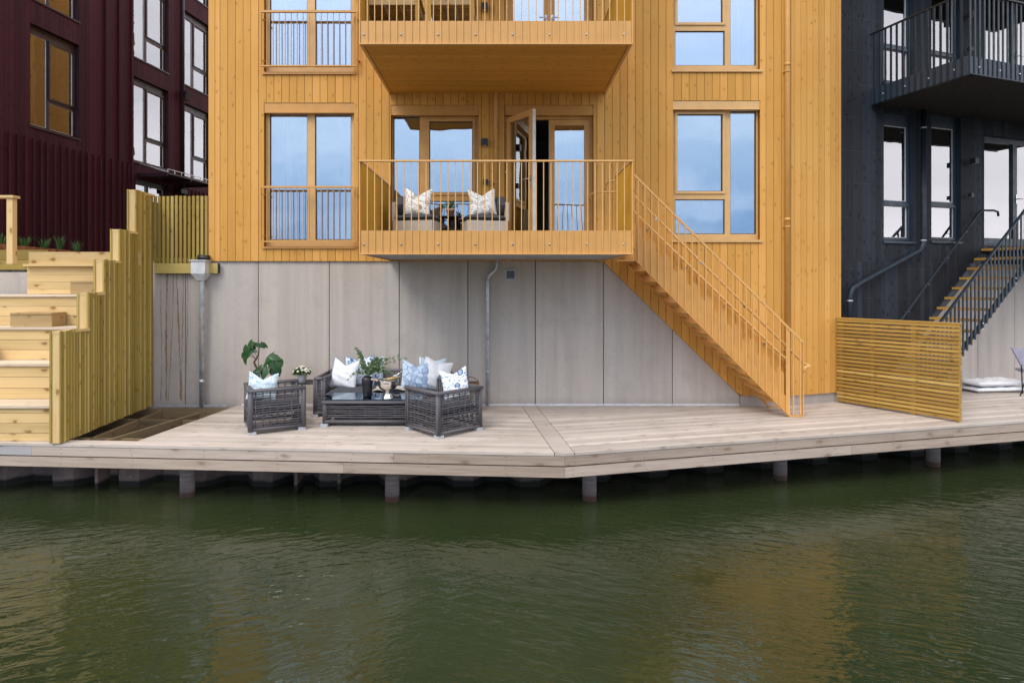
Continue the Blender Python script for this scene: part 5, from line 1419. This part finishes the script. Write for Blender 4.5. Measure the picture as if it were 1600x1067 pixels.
# side table + white flowers + big-leaved plant
tcen = Vector((pz(478, 10.22), 10.22, 0)); zt = .515
sd_ = empty('side_table', tuple(tcen), 'round black metal side table between the left armchair and the sofa', 'side table')
m = MB(); m.lathe([(.0, zt - .012), (.245, zt - .012), (.25, zt - .006), (.25, zt), (.24, zt), (.235, zt - .004), (0, zt - .004)], tcen, 36); m.build('table_top', 'black_metal', sd_)
for a in (30, 150, 270):
    m = MB(); v = Vector((math.cos(R(a)), math.sin(R(a)), 0)); m.tube([tcen + v * .2 + Vector((0, 0, zt - .012)), tcen + v * .22 + Vector((0, 0, .001))], .009, 8); m.build('leg', 'black_metal', sd_)
pc = Vector((pz(472, 10.16), 10.16, zt))
pt_ = empty('potted_flowers', tuple(pc), 'white chrysanthemums in a pale cement pot on the side table', 'potted flowers')
m = MB(); m.lathe([(.062, 0), (.066, .004), (.082, .125), (.082, .13), (.074, .13), (.07, .11), (0, .105)], pc, 28); m.build('pot', 'pot_cement', pt_)
m = MB()
for i in range(420):
    a = random.uniform(0, 6.28); e_ = random.uniform(-.3, 1.2); rr = random.uniform(.06, .13); c = pc + Vector((0, 0, .155)) + Vector((math.cos(a) * math.cos(e_) * rr, math.sin(a) * math.cos(e_) * rr, math.sin(e_) * rr * .8)); leaf_poly(m, c, c - pc - Vector((0, 0, .1)) + rv(.06), rv(1), random.uniform(.03, .05), .022, .1, None, 3)
m.build('foliage', 'mum_leaf', pt_)
m = MB()
for i in range(70):
    a = random.uniform(0, 6.28); e_ = random.uniform(.25, 1.5); rr = .142; c = pc + Vector((0, 0, .165)) + Vector((math.cos(a) * math.cos(e_) * rr, math.sin(a) * math.cos(e_) * rr, math.sin(e_) * rr * .72)); up_ = (c - pc - Vector((0, 0, .08))).normalized(); s1 = up_.cross(Vector((.3, .8, .1))).normalized(); s2 = up_.cross(s1)
    for k in range(12):
        b_ = 2 * math.pi * k / 12; dr = s1 * math.cos(b_) + s2 * math.sin(b_); leaf_poly(m, c, dr + up_ * (.35 + .6 * (k % 2)), up_, .029, .013, .1, .5, 2)
m.build('blossom', 'flower_white', pt_)
gp = Vector((pz(407, 9.95), 9.95, 0))
mp_ = empty('potted_plant', tuple(gp), 'big leaved dark green plant standing behind the left armchair', 'potted plant')
m = MB(); m.lathe([(.11, .001), (.12, .01), (.155, .30), (.155, .31), (.14, .31), (.135, .27), (0, .26)], gp, 28); m.build('pot', 'pot_cement', mp_)
def A_(px, py, dd=0): return at(px, py, 9.95 + dd)
tr_ = MB(); tr_.tube([gp + Vector((0, 0, .26)), A_(404, 580), A_(399, 571), A_(397, 566), A_(401, 560), A_(404, 554)], [.022, .021, .018, .016, .014, .011], 8)
tr_.tube([gp + Vector((.03, 0, .26)), A_(424, 592, .05), A_(428, 580, .05), A_(426, 574, .05)], [.018, .016, .013, .01], 8)
for (a, b) in (((401, 562), (386, 548)), ((402, 558), (391, 541)), ((404, 554), (393, 537)), ((404, 556), (406, 541)), ((401, 562), (389, 556)), ((426, 576), (421, 560)), ((426, 576), (432, 562)), ((428, 580), (415, 575)), ((427, 577), (436, 568))): tr_.tube([A_(*a), A_((a[0] + b[0]) / 2, (a[1] + b[1]) / 2 - 1.5, -.04), A_(*b, -.1)], .005, 6)
tr_.build('stem', 'bark', mp_)
def heart(m, c, d, n_, L_, W_, tn):
    d = d.normalized(); s = d.cross(n_).normalized(); nn = s.cross(d).normalized()
    prof = [(-.16, .30), (-.10, .62), (.05, .88), (.22, 1.0), (.42, .92), (.62, .70), (.8, .42), (.92, .18), (1.0, 0)]
    def pt(t, wv, sg): droop = -.28 * max(0, t) ** 2 * L_; return c + d * (t * L_) + s * (sg * wv * W_ / 2) + nn * (droop + .10 * W_ * wv - .16 * W_ * wv * wv)
    mids = [(max(0.0, t)) for t, _ in prof]
    for sg in (-1, 1):
        for i in range(len(prof) - 1):
            for (w0, w1) in ((0, .5), (.5, 1)):
                pts = [pt(mids[i] * (1 - w0) + prof[i][0] * w0, prof[i][1] * w0, sg), pt(mids[i + 1] * (1 - w0) + prof[i + 1][0] * w0, prof[i + 1][1] * w0, sg), pt(mids[i + 1] * (1 - w1) + prof[i + 1][0] * w1, prof[i + 1][1] * w1, sg), pt(mids[i] * (1 - w1) + prof[i][0] * w1, prof[i][1] * w1, sg)]
                if sg > 0: pts.reverse()
                m.poly(pts, tn, smooth=True)
LV = [((386, 541), (-.25, -.2, -1), (-.35, -.9, .25), .20, .19), ((394, 534), (-.6, -.1, -.8), (-.5, -.8, .35), .21, .20), ((382, 556), (.05, -.2, -1), (-.5, -.8, .1), .17, .14), ((397, 537), (1, -.2, -.15), (.1, -.5, .95), .22, .15), ((408, 536), (.9, -.1, -.4), (.3, -.5, .8), .15, .12), ((391, 548), (-.5, -.3, -.9), (-.4, -.8, .3), .16, .15),
      ((417, 563), (.5, .1, .85), (-.3, -.8, .4), .20, .11), ((424, 556), (1, -.2, -.25), (.2, -.75, .7), .20, .15), ((430, 564), (.3, -.4, -1), (.3, -.9, .25), .22, .22), ((436, 562), (.25, -.3, -.9), (.55, -.8, .2), .18, .17), ((420, 563), (-.7, -.3, -.75), (-.3, -.85, .5), .20, .11), ((416, 575), (-.2, -.4, -.7), (-.2, -.9, .5), .22, .20), ((404, 578), (-.5, -.4, -.7), (-.3, -.9, .45), .20, .19), ((426, 575), (.4, -.4, -.8), (.2, -.9, .4), .20, .18), ((411, 571), (.1, -.5, -.8), (0, -.9, .4), .18, .16), ((433, 574), (.4, -.3, -.8), (.5, -.8, .2), .17, .15), ((400, 583), (-.6, -.3, -.6), (-.4, -.8, .4), .15, .14)]
for _ in range(14):
    px, py = random.choice(((390, 545), (396, 538), (384, 550), (424, 560), (432, 566), (420, 572), (410, 576), (428, 570)))
    LV.append(((px + random.uniform(-6, 6), py + random.uniform(-5, 5)), (random.uniform(-.9, .9), random.uniform(-.4, .1), random.uniform(-1, .1)), (random.uniform(-.6, .6), -.8, random.uniform(.1, .8)), random.uniform(.11, .16), random.uniform(.08, .12)))
for (p, d, n_, L_, W_) in LV: m = MB(); heart(m, A_(*p, -.12 + random.uniform(-.05, .05)), Vector(d), Vector(n_), L_ * .92, W_ * .82, random.random()); m.build('leaf', 'monstera_leaf', mp_)
# lettered basket behind the right armchair
kc = Vector((pz(733.5, 10.2), 10.2, 0)); zk = at(0, 604, 10.2).z
bk = empty('trug_basket', tuple(kc), 'small wooden box with a hoop handle and cream letters behind the right armchair', 'basket')
m = MB(); W2 = .16
for r in subtract((-W2, W2, -.12, .12), [(-W2 + .012, W2 - .012, -.12 + .012, .12 - .012)]): m.box(kc.x + r[0], kc.x + r[1], kc.y + r[2], kc.y + r[3], zk - .10, zk + .075)
m.box(kc.x - W2 + .012, kc.x + W2 - .012, kc.y - .108, kc.y + .108, zk - .10, zk - .085); m.build('box', 'basket_wood', bk)
m = MB(); m.tube([kc + Vector((math.cos(a) * (W2 + .004), 0, zk + .04 + math.sin(a) * .125)) for a in [math.pi * i / 14 for i in range(15)]], .008, 8); m.build('handle', 'basket_wood', bk)
m = MB(); m.tube([kc + Vector((0, -.09, .001)), kc + Vector((0, -.09, zk - .101))], .02, 8); m.tube([kc + Vector((0, .09, .001)), kc + Vector((0, .09, zk - .101))], .02, 8); m.box(kc.x - .13, kc.x + .13, kc.y - .11, kc.y + .11, .001, .02); m.box(kc.x - .13, kc.x + .13, kc.y - .11, kc.y + .11, zk - .115, zk - .1012); m.build('stand', 'basket_wood', bk)
def lettering(txt, size, M, mat, parent, name='lettering'):
    cu = bpy.data.curves.new(name, 'FONT'); cu.body = txt; cu.size = size; cu.align_x = 'CENTER'; cu.extrude = .002
    to = bpy.data.objects.new('tmp', cu); COL.objects.link(to); bpy.context.view_layer.update()
    me = bpy.data.meshes.new_from_object(to.evaluated_get(bpy.context.evaluated_depsgraph_get())); bpy.data.objects.remove(to)
    me.transform(M); me.materials.clear(); me.materials.append(MATS[mat]); o = bpy.data.objects.new(name, me); COL.objects.link(o); put(o, parent); return o
lettering('VID', .085, Matrix.Translation((kc.x + .05, kc.y - .123, zk - .012)) @ Matrix.Rotation(R(90), 4, 'X'), 'cream_paint', bk)

# ================================================================== BALCONY FURNITURE
def lounger(c, ang, lab):
    root = empty('balcony_armchair', (c[0], c[1], BFL), lab, 'armchair', 'beige wicker armchairs on the balcony')
    M = Matrix.Translation((c[0], c[1], BFL)) @ Matrix.Rotation(R(ang), 4, 'Z')      # local +x = the open front
    m = MB(); m.box(-.34, .34, -.33, .33, .08, .37, .5, M); m.build('wicker_base', 'wicker_beige', root)
    m = MB(); m.box(-.32, .32, -.31, .31, .05, .079, .5, M); m.build('plinth', 'black_metal', root)
    for sx in (-1, 1):
        for sy in (-1, 1): m = MB(); m.box(sx * .29 - .02, sx * .29 + .02, sy * .28 - .02, sy * .28 + .02, .001, .049, .5, M); m.build('foot', 'black_metal', root)
    cushion_box(M @ Matrix.Translation((.02, 0, .371)), .70, .68, .10).build('seat_cushion', 'seat_dark', root)
    m = MB(); m.box(-.36, -.30, -.33, .33, .372, .68, .5, M); m.build('wicker_back', 'wicker_beige', root)
    cushion_box(M @ Matrix.Translation((-.225, 0, .48)) @ Matrix.Rotation(R(-8), 4, 'Y'), .13, .62, .31, dome=.01).build('back_cushion', 'seat_dark', root)
    return M
ML = lounger((-1.40, 10.03), -14, 'beige wicker balcony armchair on the left, facing the small black table')
MR = lounger((-.33, 10.05), 194, 'beige wicker balcony armchair on the right, near the open door')
pillow('cushion', (pz(650, 9.85), 9.84, BFL + .47), .46, .47, .16, -6, 14, 3, 'leaf_print', 'grey leaf print cushion on the left balcony armchair', .26, 'leaf print cushions on the balcony chairs')
pillow('cushion', (pz(756, 9.88), 9.86, BFL + .47), .46, .47, .16, 8, 14, -4, 'leaf_print', 'grey leaf print cushion on the right balcony armchair', .26, 'leaf print cushions on the balcony chairs')
tc_ = Vector((pz(703, 10.1), 10.1, BFL)); bt = empty('balcony_table', tuple(tc_), 'small round two tier black table between the balcony armchairs', 'side table')
for (r, z, dx) in ((.20, .47, 0), (.15, .27, .03)):
    m = MB(); m.lathe([(0, z - .016), (r - .004, z - .016), (r, z - .01), (r, z), (0, z)], tc_ + Vector((dx, 0, 0)), 32); m.build('table_top' if z > .4 else 'shelf', 'black_metal', bt)
for a in (45, 135, 225, 315):
    m = MB(); v = Vector((math.cos(R(a)), math.sin(R(a)), 0)); m.tube([tc_ + v * .165 + Vector((0, 0, .454)), tc_ + v * .165 + Vector((0, 0, .001))], .010, 8); m.build('leg', 'black_metal', bt)
hc = tc_ + Vector((.01, -.03, .471)); hb = empty('potted_herb', tuple(hc), 'leafy green plant in a terracotta pot on the balcony table', 'potted plant')
m = MB(); m.lathe([(.048, 0), (.066, .09), (.074, .091), (.076, .125), (.066, .125), (.06, .10), (0, .1)], hc, 24); m.build('pot', 'terracotta', hb)
m = MB()
for i in range(150):
    a = random.uniform(0, 6.28); e_ = random.uniform(.1, 1.4); rr = random.uniform(.03, .14); c = hc + Vector((0, 0, .12)) + Vector((math.cos(a) * math.cos(e_) * rr, math.sin(a) * math.cos(e_) * rr, math.sin(e_) * rr)); leaf_poly(m, c, c - hc - Vector((0, 0, .08)) + rv(.05), rv(1), random.uniform(.03, .055), .018, .1, None, 3)
m.build('foliage', 'herb_leaf', hb)
dc = tc_ + Vector((.045, .02, .271)); m = MB(); m.lathe([(.05, 0), (.06, .02), (.075, .12), (.06, .175), (.05, .18), (.04, .17), (0, .02)], dc, 22); o = m.build('lantern', 'black_metal'); tag(o, 'squat black lantern on the lower shelf of the balcony table', 'lantern')

# two slatted timber armchairs on the upper balcony, seen from below through the bars
def slat_chair(x0, x1, y0, y1, zf, lab):
    root = empty('slatted_armchair', ((x0 + x1) / 2, (y0 + y1) / 2, zf), lab, 'armchair', 'timber armchairs on the upper balcony')
    for x in (x0, x1 - .05):
        for y, h in ((y0, .62), (y1 - .05, .80)): m = MB(); m.box(x, x + .05, y, y + .05, zf + .001, zf + h); m.build('leg', 'tread_wood', root)
    m = MB()
    for (a_, b_, c_, d_) in ((x0 + .051, x1 - .051, y0 + .006, y0 + .036), (x0 + .051, x1 - .051, y1 - .04, y1 - .01), (x0 + .008, x0 + .04, y0 + .051, y1 - .051), (x1 - .04, x1 - .008, y0 + .051, y1 - .051)): m.box(a_, b_, c_, d_, zf + .45, zf + .545)
    for x in (x0 + .26, x1 - .29): m.box(x, x + .03, y0 + .037, y1 - .041, zf + .45, zf + .495)
    m.build('seat_frame', 'block_wood', root)
    y = y0 + .045
    while y < y1 - .09: m = MB(); m.box(x0 + .042, x1 - .042, y, y + .052, zf + .498, zf + .520); m.build('seat_slat', 'tread_wood', root); y += .068
    m = MB()
    for x in (x0, x1 - .07): m.box(x - .01, x + .08, y0 - .01, y1 - .051, zf + .622, zf + .645)
    m.build('armrest', 'tread_wood', root)
    m = MB(); m.box(x0 + .051, x1 - .051, y1 - .035, y1 - .012, zf + .555, zf + .59); m.box(x0 + .051, x1 - .051, y1 - .035, y1 - .012, zf + .60, zf + .64); m.box(x0 + .051, x1 - .051, y1 - .035, y1 - .012, zf + .66, zf + .78); m.build('backrest', 'tread_wood', root)
    cushion_box(Matrix.Translation(((x0 + x1) / 2, (y0 + y1) / 2, zf + .522)), x1 - x0 - .09, y1 - y0 - .1, .10).build('seat_cushion', 'seat_dark', root)
slat_chair(pz(571, 8.78), pz(654, 8.78), 8.78, 9.52, BFL + 3.0, 'slatted timber armchair at the left end of the upper balcony')
slat_chair(pz(668, 8.78), pz(741, 8.78), 8.78, 9.52, BFL + 3.0, 'slatted timber armchair on the upper balcony, nearer the doors')
# bed with white pillows inside the lower right window
bd = empty('bed', (4.0, WALL + .9, BFL), 'bed with white bedding just inside the lower right window', 'bed')
m = MB(); m.box(3.0, 4.55, WALL + .38, WALL + 2.2, BFL + .001, BFL + .32, .5); m.build('bed_base', 'curtain', bd)
cushion_box(Matrix.Translation((3.78, WALL + 1.28, BFL + .321)), 1.56, 1.84, .22, dome=.02).build('mattress', 'white_fabric', bd)
for (px, d, w_, h_, yaw, lab) in ((1112, 11.45, .46, .42, 10, 'white pillow on the bed behind the lower left pane'), (1160, 11.4, .5, .46, -6, 'white pillow on the bed behind the tall right pane')):
    pillow('pillow', (pz(px, d), d, BFL + .55), w_, h_, .18, yaw, 15, 4, 'white_fabric', lab, .12)
o = cushion_box(Matrix.Translation((pz(1084, 11.3), 11.25, BFL + .55)) @ Matrix.Rotation(R(12), 4, 'Z'), .5, .34, .12).build('folded_duvet', 'quilt_white'); tag(o, 'white folded bedding at the window end of the bed', 'bedding')

# ================================================================== RIGHT END OF THE DECK
def futon(c, sx, sy, h, yaw, lab, nb):
    M = Matrix.Translation(c) @ Matrix.Rotation(R(yaw), 4, 'Z'); m = MB(); nx, ny = 40, 24
    def g(i, j, top):
        u, v = -1 + 2 * i / nx, -1 + 2 * j / ny; ed = max(abs(u), abs(v)); f = max(0, 1 - ed ** 8)
        t = .5 + .5 * math.cos(u * math.pi * nb) * math.cos(v * math.pi * (nb - 1) )
        z = h / 2 + (h / 2 * f ** .5 - (.022 * (1 - t) * f)) * (1 if top else -1) + random.uniform(-.002, .002)
        wob = 1 + .012 * math.sin(u * 9 + v * 7); return M @ Vector((u * sx / 2 * wob, v * sy / 2 * wob, max(.002, z)))
    for top in (1, 0):
        b0 = len(m.v)
        for j in range(ny + 1):
            for i in range(nx + 1): m.v.append(g(i, j, top))
        for j in range(ny):
            for i in range(nx):
                q = [b0 + j * (nx + 1) + i, b0 + j * (nx + 1) + i + 1, b0 + (j + 1) * (nx + 1) + i + 1, b0 + (j + 1) * (nx + 1) + i]
                if not top: q.reverse()
                m.face(q, [(0, 0)] * 4, .5, True)
    o = m.build('floor_cushion', 'quilt_white'); tag(o, lab, 'floor cushion', 'white floor cushions on the deck by the grey wall')
fc = gr(1553, 612); fc = fc + Vector((.06, .22, 0)); ya = math.degrees(math.atan2(.319, .948)) - 12
futon((fc.x, fc.y, .003), 1.22, .72, .105, ya, 'lower white tufted floor cushion of the pile by the wall', 4)
futon((fc.x + .02, fc.y + .03, .112), 1.20, .72, .125, ya + 3, 'upper white tufted floor cushion of the pile by the wall', 4)
cp = at(1600, 586, 11.75); cp.z = 0
fch = empty('folding_chair', (cp.x + .25, cp.y, 0), 'lavender grey folding chair cut off by the right picture edge', 'chair')
xl = pz(1583, 11.75)
bm_ = [(xl, 11.75, .82), (xl + .52, 11.62, .80), (xl + .16, 11.62, .40), (xl + .66, 11.48, .38)]
bk_ = MB(); bk_.hexa([(xl, 11.78, .93), (xl + .52, 11.62, .93), (xl + .0, 11.81, .93), (xl + .52, 11.65, .93), (xl + .17, 11.70, .50), (xl + .66, 11.54, .50), (xl + .17, 11.73, .50), (xl + .66, 11.57, .50)], .5)
bk_.build('backrest', 'lavender_fabric', fch)
se = MB(); se.hexa([(xl + .17, 11.72, .44), (xl + .66, 11.56, .44), (xl + .30, 12.05, .46), (xl + .79, 11.90, .46), (xl + .17, 11.72, .48), (xl + .66, 11.56, .48), (xl + .30, 12.05, .50), (xl + .79, 11.90, .50)], .5); se.build('seat', 'lavender_fabric', fch)
for (a, b) in (((xl + .13, 11.71, .60), (xl + .36, 11.95, .001)), ((xl + .26, 11.72, .44), (xl + .06, 11.66, .001)), ((xl + .62, 11.55, .60), (xl + .83, 11.80, .001)), ((xl + .70, 11.60, .44), (xl + .50, 11.50, .001))):
    m = MB(); m.tube([a, b], .011, 8); m.build('leg', 'black_metal', fch)
